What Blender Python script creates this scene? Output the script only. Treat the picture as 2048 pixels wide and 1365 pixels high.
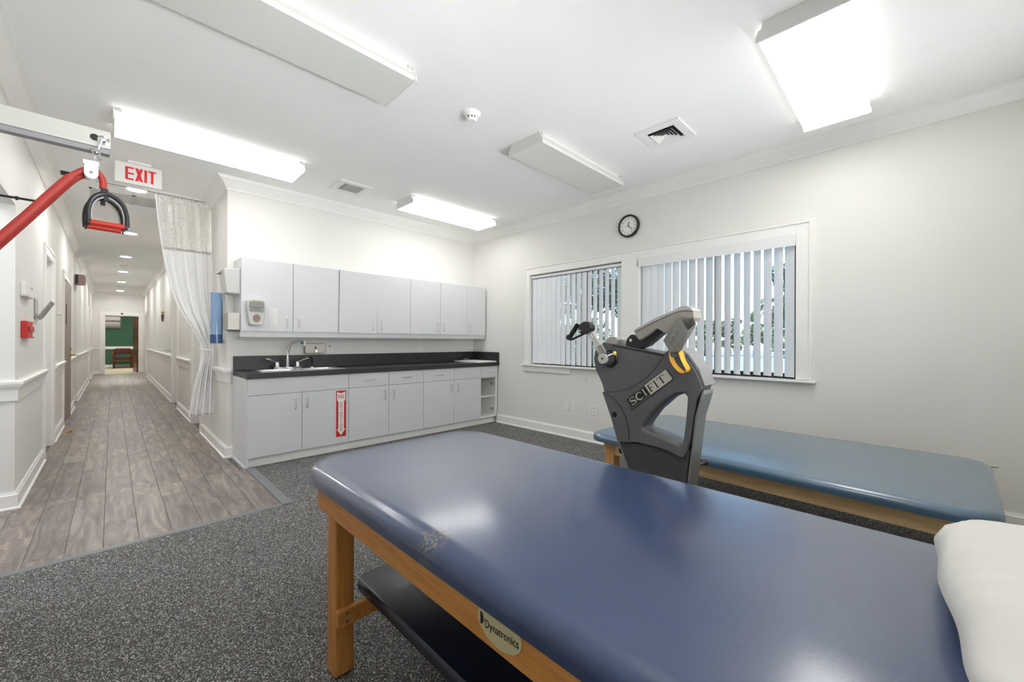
import bpy, math, random
from mathutils import Vector, Matrix
R = math.radians
SC = bpy.context.scene
for o in list(bpy.data.objects): bpy.data.objects.remove(o)
COL = SC.collection
random.seed(7)

# ------------------------------------------------------------------ camera
cam_d = bpy.data.cameras.new('camera'); cam = bpy.data.objects.new('camera', cam_d); COL.objects.link(cam)
SC.camera = cam
cam_d.sensor_width = 36.0; cam_d.lens = 803.0 / 2048 * 36.0; cam_d.clip_start = 0.03; cam_d.clip_end = 300
_th, _ro, _pi = R(44.9), R(0.22), R(0.02)
_fw = Vector((math.sin(_th), math.cos(_th), 0)); _rt = Vector((math.cos(_th), -math.sin(_th), 0)); _up = Vector((0, 0, 1))
_fw, _up = _fw * math.cos(_pi) + _up * math.sin(_pi), _up * math.cos(_pi) - _fw * math.sin(_pi)
_rt, _up = _rt * math.cos(_ro) + _up * math.sin(_ro), _up * math.cos(_ro) - _rt * math.sin(_ro)
cam.matrix_world = Matrix(((_rt.x, _up.x, -_fw.x, 0), (_rt.y, _up.y, -_fw.y, 0), (_rt.z, _up.z, -_fw.z, 1.2), (0, 0, 0, 1)))

# ------------------------------------------------------------------ world, sun, exposure
SC.view_settings.view_transform = 'Standard'; SC.view_settings.look = 'None'
SC.view_settings.exposure = 0.13; SC.view_settings.gamma = 1.0; SC.view_settings.use_curve_mapping = False
SC.cycles.max_bounces = 14; SC.cycles.diffuse_bounces = 10; SC.cycles.glossy_bounces = 5
SC.cycles.transparent_max_bounces = 24; SC.cycles.transmission_bounces = 8; SC.cycles.sample_clamp_indirect = 6.0
W = bpy.data.worlds.new('sky'); SC.world = W; W.use_nodes = True
_n = W.node_tree; _n.nodes.clear()
_o = _n.nodes.new('ShaderNodeOutputWorld'); _b = _n.nodes.new('ShaderNodeBackground'); _s = _n.nodes.new('ShaderNodeTexSky')
_s.sky_type = 'NISHITA'; _s.sun_disc = False; _s.sun_elevation = R(48); _s.sun_rotation = R(250); _s.altitude = 900; _s.air_density = 1.0; _s.dust_density = 0.35; _s.ozone_density = 1.5
_b.inputs['Strength'].default_value = 0.46
_n.links.new(_s.outputs[0], _b.inputs[0]); _n.links.new(_b.outputs[0], _o.inputs[0])
sun_d = bpy.data.lights.new('sun', 'SUN'); sun_d.energy = 4.6; sun_d.angle = R(0.6); sun_d.color = (1, .95, .88)
sun = bpy.data.objects.new('sun', sun_d); COL.objects.link(sun); sun.location = (-6, 2, 14)
sun.rotation_euler = Vector((0.62, -0.25, -0.75)).to_track_quat('-Z', 'Y').to_euler()
def fill_light(name, loc, aim, sx, sy, watts, spread):
    # added fill lights, out of view behind the camera, to brighten ceiling and room
    d = bpy.data.lights.new(name, 'AREA'); d.shape = 'RECTANGLE'; d.size = sx; d.size_y = sy; d.energy = watts; d.spread = R(spread); d.color = (.975, .99, 1)
    o = bpy.data.objects.new(name, d); COL.objects.link(o); o.location = loc; o.rotation_euler = (Vector(aim) - Vector(loc)).to_track_quat('-Z', 'Y').to_euler()
fill_light('fill_near', (1.75, -.42, .9), (1.7, .5, 2.85), 3.6, .25, 2.8, 170)
fill_light('fill_left', (.9, -.42, 1.3), (.1, 3.0, 2.95), .9, .3, 5.5, 70)
fill_light('fill_right', (2.9, -.42, 1.5), (3.1, .25, 2.9), 1.2, .25, 3.2, 100)
fill_light('fill_room', (1.9, -.45, 1.9), (2.4, 4.6, .7), 3.4, .3, 13, 120)
fill_light('fill_far', (1.7, -.42, 1.1), (1.6, 2.9, 2.95), 3.4, .25, 16, 80)
LIT = 8.1        # radiance of the lit fluorescent lenses
DOWN = 215.0      # radiance of the small recessed downlights

# ------------------------------------------------------------------ materials
def lin(h):
    h = h.lstrip('#'); c = [int(h[i:i + 2], 16) / 255 for i in (0, 2, 4)]
    return tuple(x / 12.92 if x <= .04045 else ((x + .055) / 1.055) ** 2.4 for x in c) + (1,)
def nd(t, k, **kw):
    n = t.nodes.new(k)
    for a, v in kw.items(): setattr(n, a, v)
    return n
def mat(name, col, rough=.5, metal=0, var=.04, vs=6, bump=0, bs=120, coat=0, spec=.5, stretch=None, trans=0, em=None, es=0, detail=3):
    m = bpy.data.materials.new(name); m.use_nodes = True; t = m.node_tree
    p = t.nodes['Principled BSDF']; L = t.links
    c = lin(col)
    tc = nd(t, 'ShaderNodeTexCoord'); mp = nd(t, 'ShaderNodeMapping'); L.new(tc.outputs['Object'], mp.inputs[0])
    if stretch: mp.inputs['Scale'].default_value = stretch
    nz = nd(t, 'ShaderNodeTexNoise'); nz.inputs['Scale'].default_value = vs; nz.inputs['Detail'].default_value = detail
    L.new(mp.outputs[0], nz.inputs['Vector'])
    rp = nd(t, 'ShaderNodeValToRGB'); e = rp.color_ramp.elements
    e[0].position = .3; e[1].position = .7
    e[0].color = tuple(x * (1 - var) for x in c[:3]) + (1,); e[1].color = tuple(min(1, x * (1 + var)) for x in c[:3]) + (1,)
    L.new(nz.outputs[0], rp.inputs[0]); L.new(rp.outputs[0], p.inputs['Base Color'])
    p.inputs['Roughness'].default_value = rough; p.inputs['Metallic'].default_value = metal
    p.inputs['Specular IOR Level'].default_value = spec; p.inputs['Coat Weight'].default_value = coat; p.inputs['Coat Roughness'].default_value = .17
    p.inputs['Transmission Weight'].default_value = trans
    if em: p.inputs['Emission Color'].default_value = lin(em); p.inputs['Emission Strength'].default_value = es
    if bump:
        n2 = nd(t, 'ShaderNodeTexNoise'); n2.inputs['Scale'].default_value = bs; n2.inputs['Detail'].default_value = 2
        L.new(tc.outputs['Object'], n2.inputs['Vector'])
        b = nd(t, 'ShaderNodeBump'); b.inputs['Strength'].default_value = bump; b.inputs['Distance'].default_value = .002
        L.new(n2.outputs[0], b.inputs['Height']); L.new(b.outputs[0], p.inputs['Normal'])
    return m
def wood(name, c1, c2, rough, stretch, scale, bump=.05):
    m = mat(name, c1, rough); t = m.node_tree; p = t.nodes['Principled BSDF']; L = t.links
    tc = nd(t, 'ShaderNodeTexCoord'); mp = nd(t, 'ShaderNodeMapping'); mp.inputs['Scale'].default_value = stretch
    L.new(tc.outputs['Object'], mp.inputs[0])
    nz = nd(t, 'ShaderNodeTexNoise'); nz.inputs['Scale'].default_value = scale; nz.inputs['Detail'].default_value = 6; nz.inputs['Distortion'].default_value = 1.2
    L.new(mp.outputs[0], nz.inputs['Vector'])
    rp = nd(t, 'ShaderNodeValToRGB'); e = rp.color_ramp.elements; e[0].position = .32; e[1].position = .68; e[0].color = lin(c1); e[1].color = lin(c2)
    L.new(nz.outputs[0], rp.inputs[0]); L.new(rp.outputs[0], p.inputs['Base Color'])
    b = nd(t, 'ShaderNodeBump'); b.inputs['Strength'].default_value = bump; b.inputs['Distance'].default_value = .002
    L.new(nz.outputs[0], b.inputs['Height']); L.new(b.outputs[0], p.inputs['Normal'])
    return m
M = {}
M['wall'] = mat('wall_paint', '#e6e5e1', .6, var=.01, vs=1.5, bump=.04, bs=300)
M['ceil'] = mat('ceiling_paint', '#f3f3f2', .85, var=.015, vs=2, bump=.5, bs=230)
M['trim'] = mat('trim_paint', '#f1f0ed', .35, var=.01, vs=3)
M['cab'] = mat('grey_laminate', '#d8d9dc', .38, var=.012, vs=3)
M['cabin'] = mat('cabinet_interior', '#efefed', .5, var=.02)
M['ctop'] = mat('charcoal_laminate', '#2b2c2d', .38, var=.12, vs=60, bump=.05, bs=200)
M['steel'] = mat('brushed_steel', '#b9b6ae', .5, metal=.75, var=.06, vs=8, stretch=(1, 1, 40))
M['sinksteel'] = mat('polished_sink_steel', '#d2d2d0', .22, metal=.9, var=.03)
M['chrome'] = mat('chrome', '#e3e4e6', .08, metal=1, var=.01)
M['alu'] = mat('white_aluminium', '#c2c2be', .35, metal=.35, var=.02)
M['silver'] = mat('silver_metal', '#a9a9a4', .35, metal=.8, var=.03)
M['brass'] = mat('brass', '#c39a46', .25, metal=1, var=.05)
M['white'] = mat('white_plastic', '#ececea', .4, var=.01)
M['lgrey'] = mat('light_grey_plastic', '#c9c9c6', .4, var=.02)
M['mgrey'] = mat('mid_grey_plastic', '#9b9b97', .4, var=.03)
M['dark'] = mat('near_black_plastic', '#1d1d1f', .38, var=.08)
M['black'] = mat('black_void', '#0c0c0d', .7, var=.1)
M['rubbergrip'] = mat('black_foam', '#151517', .75, var=.15, vs=80, bump=.3, bs=300)
M['body'] = mat('graphite_moulding', '#5b5b5e', .42, var=.05, vs=30, bump=.12, bs=600)
M['col'] = mat('graphite_column', '#434346', .5, var=.05, vs=30, bump=.12, bs=600)
M['console'] = mat('console_grey', '#8e8b83', .4, var=.03)
M['conslid'] = mat('console_lid_grey', '#a19f9b', .35, var=.03)
M['holder'] = mat('holder_grey', '#62625d', .38, var=.03)
M['cowl'] = mat('cowl_grey', '#88888a', .42, var=.03)
M['bronze'] = mat('dark_window_frame', '#1b1c20', .4, var=.05)
M['vane'] = None
M['navy'] = mat('navy_vinyl', '#1f375f', .32, var=.07, vs=5, bump=.2, bs=420, spec=.5, coat=1.0)
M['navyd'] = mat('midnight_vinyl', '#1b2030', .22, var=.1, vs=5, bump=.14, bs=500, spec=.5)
M['teal'] = mat('slate_blue_vinyl', '#3f6079', .34, var=.04, vs=4, bump=.08, bs=600, spec=.8, coat=1.0)
M['oak'] = wood('honey_oak', '#b47434', '#cd914b', .38, (14, 1.0, 14), 4)
M['oakv'] = wood('honey_oak_upright', '#ad7032', '#c88c48', .4, (14, 14, 1.0), 4)
M['birch'] = wood('birch_ply', '#c4a273', '#d8bd92', .5, (6, .8, 12), 3)
M['birchv'] = wood('birch_post', '#b27c44', '#cf9f68', .5, (14, 14, 1), 3)
M['red'] = mat('red_plastic', '#b52a18', .4, var=.05)
M['tube'] = mat('red_latex_tube', '#a3322b', .6, var=.08, vs=30)
M['signred'] = mat('sign_red', '#c5201f', .45, var=.03)
M['exitred'] = mat('exit_letter_red', '#e0242c', .5, var=.02, em='#e0242c', es=.03)
M['ink'] = mat('black_ink', '#141414', .6, var=.05)
M['greyink'] = mat('grey_ink', '#b9b9b7', .6, var=.05)
M['paper'] = mat('paper', '#eeeeec', .7, var=.01)
M['yellow'] = mat('yellow_webbing', '#e6ac38', .75, var=.08, vs=60, bump=.3, bs=500)
M['yknob'] = mat('yellow_plastic', '#e8cf55', .35, var=.03)
M['beige'] = mat('beige_badge', '#c9bf95', .35, metal=.2, var=.03)
M['platesil'] = mat('silver_badge', '#c2bfb2', .3, metal=.3, var=.02)
M['bluecl'] = mat('blue_translucent', '#9dbfe8', .15, var=.03, trans=.15)
M['clear'] = mat('clear_acrylic', '#f4f6f6', .08, var=.0, trans=.85)
M['green'] = mat('green_paint', '#2f5c46', .7, var=.03)
M['carpet'] = mat('beige_carpet', '#a9a08c', .95, var=.1, vs=150, bump=.5, bs=400)
M['leather'] = mat('burgundy_leather', '#4a1f1b', .3, var=.1, vs=8)
M['walnut'] = wood('dark_walnut', '#4b2416', '#6b3a22', .35, (10, 10, 1), 3)
M['browndoor'] = mat('brown_door', '#857067', .35, var=.06, vs=3, stretch=(8, 8, .6))
M['strip'] = mat('grey_vinyl_strip', '#77797b', .45, var=.05)
M['fabric'] = mat('white_curtain_fabric', '#f7f7f7', .9, var=.02, vs=20, bump=.15, bs=700)
M['pillow'] = mat('white_pillowcase', '#dddbd6', .85, var=.015, vs=10, bump=.1, bs=500)
M['bark'] = mat('bark', '#4a4036', .9, var=.3, vs=12, bump=.6, bs=40)
M['conc'] = mat('pale_paving', '#cfccc5', .8, var=.08, vs=.6)
M['lawn'] = mat('lawn', '#6c7f4b', .95, var=.25, vs=3)
M['ext'] = mat('outer_render', '#b9b4a8', .8, var=.04)
M['fixt'] = mat('fixture_white', '#e4e4e1', .4, var=.01)
M['lensoff'] = mat('unlit_acrylic_lens', '#dcddd8', .3, var=.015, vs=3)
M['lens'] = mat('lit_acrylic_lens', '#ffffff', .4, var=.01, em='#fffefa', es=LIT)
M['lensside'] = mat('lit_lens_edge', '#ffffff', .4, var=.01, em='#fffefa', es=LIT * .22)
M['down'] = mat('lit_downlight_lens', '#ffffff', .4, var=.01, em='#fffdfa', es=DOWN)
M['wlamp'] = mat('added_room_lamp_lens', '#ffffff', .4, var=.01, em='#fff6ea', es=55)
M['slamp'] = mat('added_side_lamp_lens', '#ffffff', .4, var=.01, em='#f2f6ff', es=13)

def leafmat(name, a, b):
    m = mat(name, a, .7, var=.1); t = m.node_tree; p = t.nodes['Principled BSDF']; L = t.links
    g = nd(t, 'ShaderNodeNewGeometry'); rp = nd(t, 'ShaderNodeValToRGB'); e = rp.color_ramp.elements
    e[0].color = lin(a); e[1].color = lin(b); L.new(g.outputs['Random Per Island'], rp.inputs[0]); L.new(rp.outputs[0], p.inputs['Base Color'])
    return m
M['leafd'] = leafmat('dark_leaves', '#313b2b', '#7c8a68')
M['leafm'] = leafmat('mid_leaves', '#4a5840', '#9aa67e')
M['leafb'] = leafmat('hedge_leaves', '#565a45', '#a09f80')

def vane_mat():
    m = bpy.data.materials.new('blind_vane'); m.use_nodes = True; t = m.node_tree; t.nodes.clear(); L = t.links
    o = nd(t, 'ShaderNodeOutputMaterial'); d = nd(t, 'ShaderNodeBsdfDiffuse'); tr = nd(t, 'ShaderNodeBsdfTranslucent'); mx = nd(t, 'ShaderNodeMixShader')
    tc = nd(t, 'ShaderNodeTexCoord'); mp = nd(t, 'ShaderNodeMapping'); mp.inputs['Scale'].default_value = (1, 1, 60); nz = nd(t, 'ShaderNodeTexNoise'); nz.inputs['Scale'].default_value = 6
    L.new(tc.outputs['Object'], mp.inputs[0]); L.new(mp.outputs[0], nz.inputs['Vector'])
    rp = nd(t, 'ShaderNodeValToRGB'); e = rp.color_ramp.elements; e[0].color = lin('#f8f8f8'); e[1].color = lin('#fdfdfd'); L.new(nz.outputs[0], rp.inputs[0])
    L.new(rp.outputs[0], d.inputs[0]); L.new(rp.outputs[0], tr.inputs[0]); mx.inputs[0].default_value = .3
    L.new(d.outputs[0], mx.inputs[1]); L.new(tr.outputs[0], mx.inputs[2]); L.new(mx.outputs[0], o.inputs[0]); return m
M['vane'] = vane_mat()
def net_mat():
    m = bpy.data.materials.new('curtain_net'); m.use_nodes = True; t = m.node_tree; t.nodes.clear(); L = t.links
    o = nd(t, 'ShaderNodeOutputMaterial'); d = nd(t, 'ShaderNodeBsdfDiffuse'); tp = nd(t, 'ShaderNodeBsdfTransparent'); mx = nd(t, 'ShaderNodeMixShader')
    tc = nd(t, 'ShaderNodeTexCoord'); mp = nd(t, 'ShaderNodeMapping'); mp.inputs['Scale'].default_value = (1, .6, 1)
    vo = nd(t, 'ShaderNodeTexVoronoi'); vo.inputs['Scale'].default_value = 110; vo.feature = 'F1'
    L.new(tc.outputs['Object'], mp.inputs[0]); L.new(mp.outputs[0], vo.inputs['Vector'])
    rp = nd(t, 'ShaderNodeValToRGB'); e = rp.color_ramp.elements; e[0].position = .25; e[1].position = .42; L.new(vo.outputs['Distance'], rp.inputs[0])
    d.inputs[0].default_value = lin('#eeece8'); L.new(rp.outputs[0], mx.inputs[0]); L.new(tp.outputs[0], mx.inputs[1]); L.new(d.outputs[0], mx.inputs[2]); L.new(mx.outputs[0], o.inputs[0]); return m
M['net'] = net_mat()
def glass_mat():
    m = bpy.data.materials.new('window_glass'); m.use_nodes = True; t = m.node_tree; t.nodes.clear(); L = t.links
    o = nd(t, 'ShaderNodeOutputMaterial'); g = nd(t, 'ShaderNodeBsdfGlossy'); tp = nd(t, 'ShaderNodeBsdfTransparent'); mx = nd(t, 'ShaderNodeMixShader'); fr = nd(t, 'ShaderNodeFresnel'); fr.inputs[0].default_value = 1.45
    g.inputs['Roughness'].default_value = .01; tp.inputs[0].default_value = (.86, .9, .9, 1)
    L.new(fr.outputs[0], mx.inputs[0]); L.new(tp.outputs[0], mx.inputs[1]); L.new(g.outputs[0], mx.inputs[2]); L.new(mx.outputs[0], o.inputs[0]); return m
M['glass'] = glass_mat()
def rubber_mat():
    m = mat('speckled_rubber', '#3a3a3b', .85); t = m.node_tree; p = t.nodes['Principled BSDF']; L = t.links
    tc = nd(t, 'ShaderNodeTexCoord'); vo = nd(t, 'ShaderNodeTexVoronoi'); vo.inputs['Scale'].default_value = 330; vo.inputs['Randomness'].default_value = 1
    L.new(tc.outputs['Object'], vo.inputs['Vector'])
    sp = nd(t, 'ShaderNodeSeparateColor'); L.new(vo.outputs['Color'], sp.inputs[0])
    rp = nd(t, 'ShaderNodeValToRGB'); rp.color_ramp.interpolation = 'CONSTANT'; e = rp.color_ramp.elements
    e[0].position = 0; e[0].color = lin('#393836'); e[1].position = .45; e[1].color = lin('#4e4c4a')
    for q, c in ((.70, '#6c6a68'), (.82, '#a2a2a3'), (.92, '#d3d2cf')): k = e.new(q); k.color = lin(c)
    L.new(sp.outputs[0], rp.inputs[0]); L.new(rp.outputs[0], p.inputs['Base Color'])
    b = nd(t, 'ShaderNodeBump'); b.inputs['Strength'].default_value = .3; b.inputs['Distance'].default_value = .002; L.new(vo.outputs['Distance'], b.inputs['Height']); L.new(b.outputs[0], p.inputs['Normal'])
    return m
M['rubber'] = rubber_mat()
def plank_mat():
    m = mat('grey_oak_plank', '#8d8078', .42); t = m.node_tree; p = t.nodes['Principled BSDF']; L = t.links
    tc = nd(t, 'ShaderNodeTexCoord'); oi = nd(t, 'ShaderNodeObjectInfo'); ad = nd(t, 'ShaderNodeVectorMath', operation='ADD')
    cb = nd(t, 'ShaderNodeCombineXYZ'); ml = nd(t, 'ShaderNodeMath', operation='MULTIPLY'); ml.inputs[1].default_value = 37
    L.new(oi.outputs['Random'], ml.inputs[0]); L.new(ml.outputs[0], cb.inputs[0]); L.new(ml.outputs[0], cb.inputs[1])
    L.new(tc.outputs['Object'], ad.inputs[0]); L.new(cb.outputs[0], ad.inputs[1])
    mp = nd(t, 'ShaderNodeMapping'); mp.inputs['Scale'].default_value = (9, 1.1, 1); L.new(ad.outputs[0], mp.inputs[0])
    nz = nd(t, 'ShaderNodeTexNoise'); nz.inputs['Scale'].default_value = 1.6; nz.inputs['Detail'].default_value = 7; nz.inputs['Distortion'].default_value = 1.6; L.new(mp.outputs[0], nz.inputs['Vector'])
    rp = nd(t, 'ShaderNodeValToRGB'); e = rp.color_ramp.elements; e[0].position = .3; e[1].position = .72; e[0].color = lin('#6c635f'); e[1].color = lin('#aa9f98'); k = e.new(.5); k.color = lin('#8b7f78')
    L.new(nz.outputs[0], rp.inputs[0])
    n2 = nd(t, 'ShaderNodeTexNoise'); n2.inputs['Scale'].default_value = 2.2; L.new(ad.outputs[0], n2.inputs['Vector'])
    wv = nd(t, 'ShaderNodeTexWave', wave_type='RINGS', rings_direction='X'); wv.inputs['Scale'].default_value = 7; wv.inputs['Distortion'].default_value = 9; wv.inputs['Detail'].default_value = 2; wv.inputs['Detail Scale'].default_value = 1.2
    L.new(mp.outputs[0], wv.inputs['Vector'])
    hs = nd(t, 'ShaderNodeHueSaturation'); mr = nd(t, 'ShaderNodeMapRange'); mr.inputs['To Min'].default_value = .82; mr.inputs['To Max'].default_value = 1.14
    L.new(oi.outputs['Random'], mr.inputs[0]); L.new(mr.outputs[0], hs.inputs['Value']); L.new(rp.outputs[0], hs.inputs['Color'])
    mx = nd(t, 'ShaderNodeMix', data_type='RGBA'); mx.blend_type = 'MULTIPLY'; mx.inputs[0].default_value = .28
    L.new(hs.outputs[0], mx.inputs[6]); L.new(wv.outputs[0], mx.inputs[7]); L.new(mx.outputs[2], p.inputs['Base Color'])
    b = nd(t, 'ShaderNodeBump'); b.inputs['Strength'].default_value = .12; b.inputs['Distance'].default_value = .001; L.new(nz.outputs[0], b.inputs['Height']); L.new(b.outputs[0], p.inputs['Normal'])
    return m
M['plank'] = plank_mat()
def navy_worn():
    # worn scuff patch on the vinyl near the front-left corner of the table top, plus fine scratches
    m = M['navy']; t = m.node_tree; p = t.nodes['Principled BSDF']; L = t.links
    src = p.inputs['Base Color'].links[0].from_socket
    g = nd(t, 'ShaderNodeNewGeometry'); sb = nd(t, 'ShaderNodeVectorMath', operation='DISTANCE'); sb.inputs[1].default_value = (.568, .83, .70)
    L.new(g.outputs['Position'], sb.inputs[0])
    mr = nd(t, 'ShaderNodeMapRange'); mr.inputs['From Min'].default_value = .06; mr.inputs['From Max'].default_value = .012; L.new(sb.outputs['Value'], mr.inputs[0])
    nz = nd(t, 'ShaderNodeTexNoise'); nz.inputs['Scale'].default_value = 150; nz.inputs['Detail'].default_value = 6; L.new(g.outputs['Position'], nz.inputs['Vector'])
    rp = nd(t, 'ShaderNodeValToRGB'); rp.color_ramp.elements[0].position = .48; rp.color_ramp.elements[1].position = .62; L.new(nz.outputs[0], rp.inputs[0])
    ml = nd(t, 'ShaderNodeMath', operation='MULTIPLY'); L.new(mr.outputs[0], ml.inputs[0]); L.new(rp.outputs[0], ml.inputs[1])
    mx = nd(t, 'ShaderNodeMix', data_type='RGBA'); L.new(ml.outputs[0], mx.inputs[0]); L.new(src, mx.inputs[6]); mx.inputs[7].default_value = lin('#8a7d60'); L.new(mx.outputs[2], p.inputs['Base Color'])
navy_worn()

# ------------------------------------------------------------------ mesh helpers
WL = {}
class MB:
    def __init__(s): s.v = []; s.f = []; s.m = []; s.X = None
    def add(s, vs, fs, m=0):
        b = len(s.v)
        s.v += [(s.X @ Vector(q))[:] if s.X is not None else tuple(q) for q in vs]
        s.f += [tuple(b + i for i in f) for f in fs]; s.m += [m] * len(fs); return s
    def box(s, x0, x1, y0, y1, z0, z1, m=0):
        v = [(x, y, z) for x in (x0, x1) for y in (y0, y1) for z in (z0, z1)]
        return s.add(v, [(0, 1, 3, 2), (4, 6, 7, 5), (0, 4, 5, 1), (2, 3, 7, 6), (0, 2, 6, 4), (1, 5, 7, 3)], m)
    def prism(s, pts, ax, a, b, m=0, cap=True):
        # pts: 2D polygon; ax 'x': (y,z), 'y': (x,z), 'z': (x,y)
        def P(p, c): return {'x': (c, p[0], p[1]), 'y': (p[0], c, p[1]), 'z': (p[0], p[1], c)}[ax]
        n = len(pts); v = [P(p, a) for p in pts] + [P(p, b) for p in pts]
        f = [(i, (i + 1) % n, n + (i + 1) % n, n + i) for i in range(n)]
        if cap: f += [tuple(range(n - 1, -1, -1)), tuple(range(n, 2 * n))]
        return s.add(v, f, m)
    def ring(s, outer, inner, ax, a, b, m=0):
        # plate with a hole, equal counts of points in both loops
        def P(p, c): return {'x': (c, p[0], p[1]), 'y': (p[0], c, p[1]), 'z': (p[0], p[1], c)}[ax]
        n = len(outer); v = [P(p, a) for p in outer] + [P(p, a) for p in inner] + [P(p, b) for p in outer] + [P(p, b) for p in inner]; f = []
        for i in range(n):
            j = (i + 1) % n; f += [(i, j, n + j, n + i), (2 * n + i, 3 * n + i, 3 * n + j, 2 * n + j), (i, 2 * n + i, 2 * n + j, j), (n + i, n + j, 3 * n + j, 3 * n + i)]
        return s.add(v, f, m)
    def tube(s, pts, r, seg=8, m=0, closed=False, flat=None):
        pts = [Vector(p) for p in pts]; n = len(pts); rings = []; up = None; v = []; f = []
        for i, p in enumerate(pts):
            a = pts[(i - 1) % n] if (i > 0 or closed) else pts[i]; b = pts[(i + 1) % n] if (i < n - 1 or closed) else pts[i]
            d = (b - a).normalized()
            if up is None: up = Vector((0, 0, 1)) if abs(d.z) < .9 else Vector((1, 0, 0))
            sx = d.cross(up)
            if sx.length < 1e-6: sx = d.orthogonal()
            sx.normalize(); up = sx.cross(d).normalized()
            rr = r[i] if isinstance(r, (list, tuple)) else r
            for k in range(seg):
                t = 2 * math.pi * k / seg; v.append(tuple(p + (sx * math.cos(t) + up * math.sin(t) * (flat or 1)) * rr))
        m_ = n if closed else n - 1
        for i in range(m_):
            j = (i + 1) % n
            for k in range(seg): l = (k + 1) % seg; f.append((i * seg + k, i * seg + l, j * seg + l, j * seg + k))
        if not closed: f += [tuple(range(seg - 1, -1, -1)), tuple((n - 1) * seg + k for k in range(seg))]
        return s.add(v, f, m)
    def lathe(s, prof, c, ax='z', seg=24, m=0, sy=1):
        # prof: (radius, offset along axis)
        v = []; f = []; n = len(prof)
        for r, h in prof:
            for k in range(seg):
                t = 2 * math.pi * k / seg; a, b = r * math.cos(t), r * math.sin(t) * sy
                v.append({'z': (c[0] + a, c[1] + b, c[2] + h), 'x': (c[0] + h, c[1] + a, c[2] + b), 'y': (c[0] + a, c[1] + h, c[2] + b)}[ax])
        for i in range(n - 1):
            for k in range(seg): l = (k + 1) % seg; f.append((i * seg + k, i * seg + l, (i + 1) * seg + l, (i + 1) * seg + k))
        f += [tuple(range(seg - 1, -1, -1)), tuple((n - 1) * seg + k for k in range(seg))]
        return s.add(v, f, m)
    def strip(s, pts, ws, ax, c, th, m=0):
        # flat ribbon stroke in a plane: 2D points, half-width each
        L_, R_ = [], []
        for i, p in enumerate(pts):
            a = Vector(pts[max(i - 1, 0)]); b = Vector(pts[min(i + 1, len(pts) - 1)]); d = (b - a).normalized(); n = Vector((-d.y, d.x)); w = ws[i] if isinstance(ws, (list, tuple)) else ws
            L_.append(tuple(Vector(p) + n * w)); R_.append(tuple(Vector(p) - n * w))
        for i in range(len(pts) - 1): s.prism([L_[i], L_[i + 1], R_[i + 1], R_[i]], ax, c, c + th, m)
        return s
    def sweep(s, path, prof, closed=False, m=0):
        # plan polyline, interior on the left; prof: (distance from wall, z)
        n = len(path); P = [Vector(p) for p in path]; v = []; f = []; k = len(prof)
        for i in range(n):
            ns = []
            if i > 0 or closed: d = (P[i] - P[(i - 1) % n]).normalized(); ns.append(Vector((-d.y, d.x)))
            if i < n - 1 or closed: d = (P[(i + 1) % n] - P[i]).normalized(); ns.append(Vector((-d.y, d.x)))
            q = ns[0] if len(ns) == 1 else (ns[0] + ns[1]) / max(.2, 1 + ns[0].dot(ns[1]))
            for dd, z in prof: v.append((P[i].x + q.x * dd, P[i].y + q.y * dd, z))
        for i in range(n if closed else n - 1):
            j = (i + 1) % n
            for a in range(k): b = (a + 1) % k; f.append((i * k + a, j * k + a, j * k + b, i * k + b))
        if not closed: f += [tuple(range(k)), tuple((n - 1) * k + a for a in range(k - 1, -1, -1))]
        return s.add(v, f, m)
    def build(s, name, mats, parent=None, smooth=False, bevel=0, at=None, seg=2, angle=35):
        if not isinstance(mats, (list, tuple)): mats = [mats]
        if parent is not None: o0 = WL[parent]
        elif at is not None: o0 = Vector(at)
        else:
            xs, ys, zs = zip(*s.v); o0 = Vector(((min(xs) + max(xs)) / 2, (min(ys) + max(ys)) / 2, min(zs)))
        me = bpy.data.meshes.new(name); me.from_pydata([tuple(Vector(q) - o0) for q in s.v], [], s.f)
        for q in mats: me.materials.append(q)
        me.polygons.foreach_set('material_index', s.m); me.update()
        import bmesh
        bm = bmesh.new(); bm.from_mesh(me); bmesh.ops.recalc_face_normals(bm, faces=bm.faces); bm.to_mesh(me); bm.free()
        ob = bpy.data.objects.new(name, me); COL.objects.link(ob)
        if parent is not None: ob.parent = parent; WL[ob] = o0
        else: ob.location = o0; WL[ob] = o0
        if smooth:
            me.polygons.foreach_set('use_smooth', [True] * len(me.polygons))
            me.set_sharp_from_angle(angle=R(angle))
        if bevel:
            b = ob.modifiers.new('bevel', 'BEVEL'); b.width = bevel; b.segments = seg; b.limit_method = 'ANGLE'; b.angle_limit = R(40); b.harden_normals = False
        return ob
def tag(o, label=None, cat=None, group=None, kind=None):
    if label: o['label'] = label
    if cat: o['category'] = cat
    if group: o['group'] = group
    if kind: o['kind'] = kind
    return o
def thing(name, loc, label, cat, group=None):
    o = bpy.data.objects.new(name, None); COL.objects.link(o); o.location = loc; o.empty_display_size = .05; WL[o] = Vector(loc)
    return tag(o, label, cat, group)
def struct(name, loc, label=None):
    o = bpy.data.objects.new(name, None); COL.objects.link(o); o.location = loc; WL[o] = Vector(loc); o['kind'] = 'structure'
    if label: o['label'] = label; o['category'] = name.split('_')[0]
    return o
def S(name, mb, m, label, cat=None, bevel=0, **k):
    o = mb.build(name, m, bevel=bevel, **k); o['kind'] = 'structure'; o['label'] = label; o['category'] = cat or name.split('_')[0]; return o
def dup(root, loc, label=None, group=None):
    r = root.copy(); COL.objects.link(r); r.location = loc; WL[r] = Vector(loc)
    if label: r['label'] = label
    if group: r['group'] = group
    for ch in list(root.children):
        c = ch.copy(); COL.objects.link(c); c.parent = r
        for g in list(ch.children):
            d = g.copy(); COL.objects.link(d); d.parent = c
    return r
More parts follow.
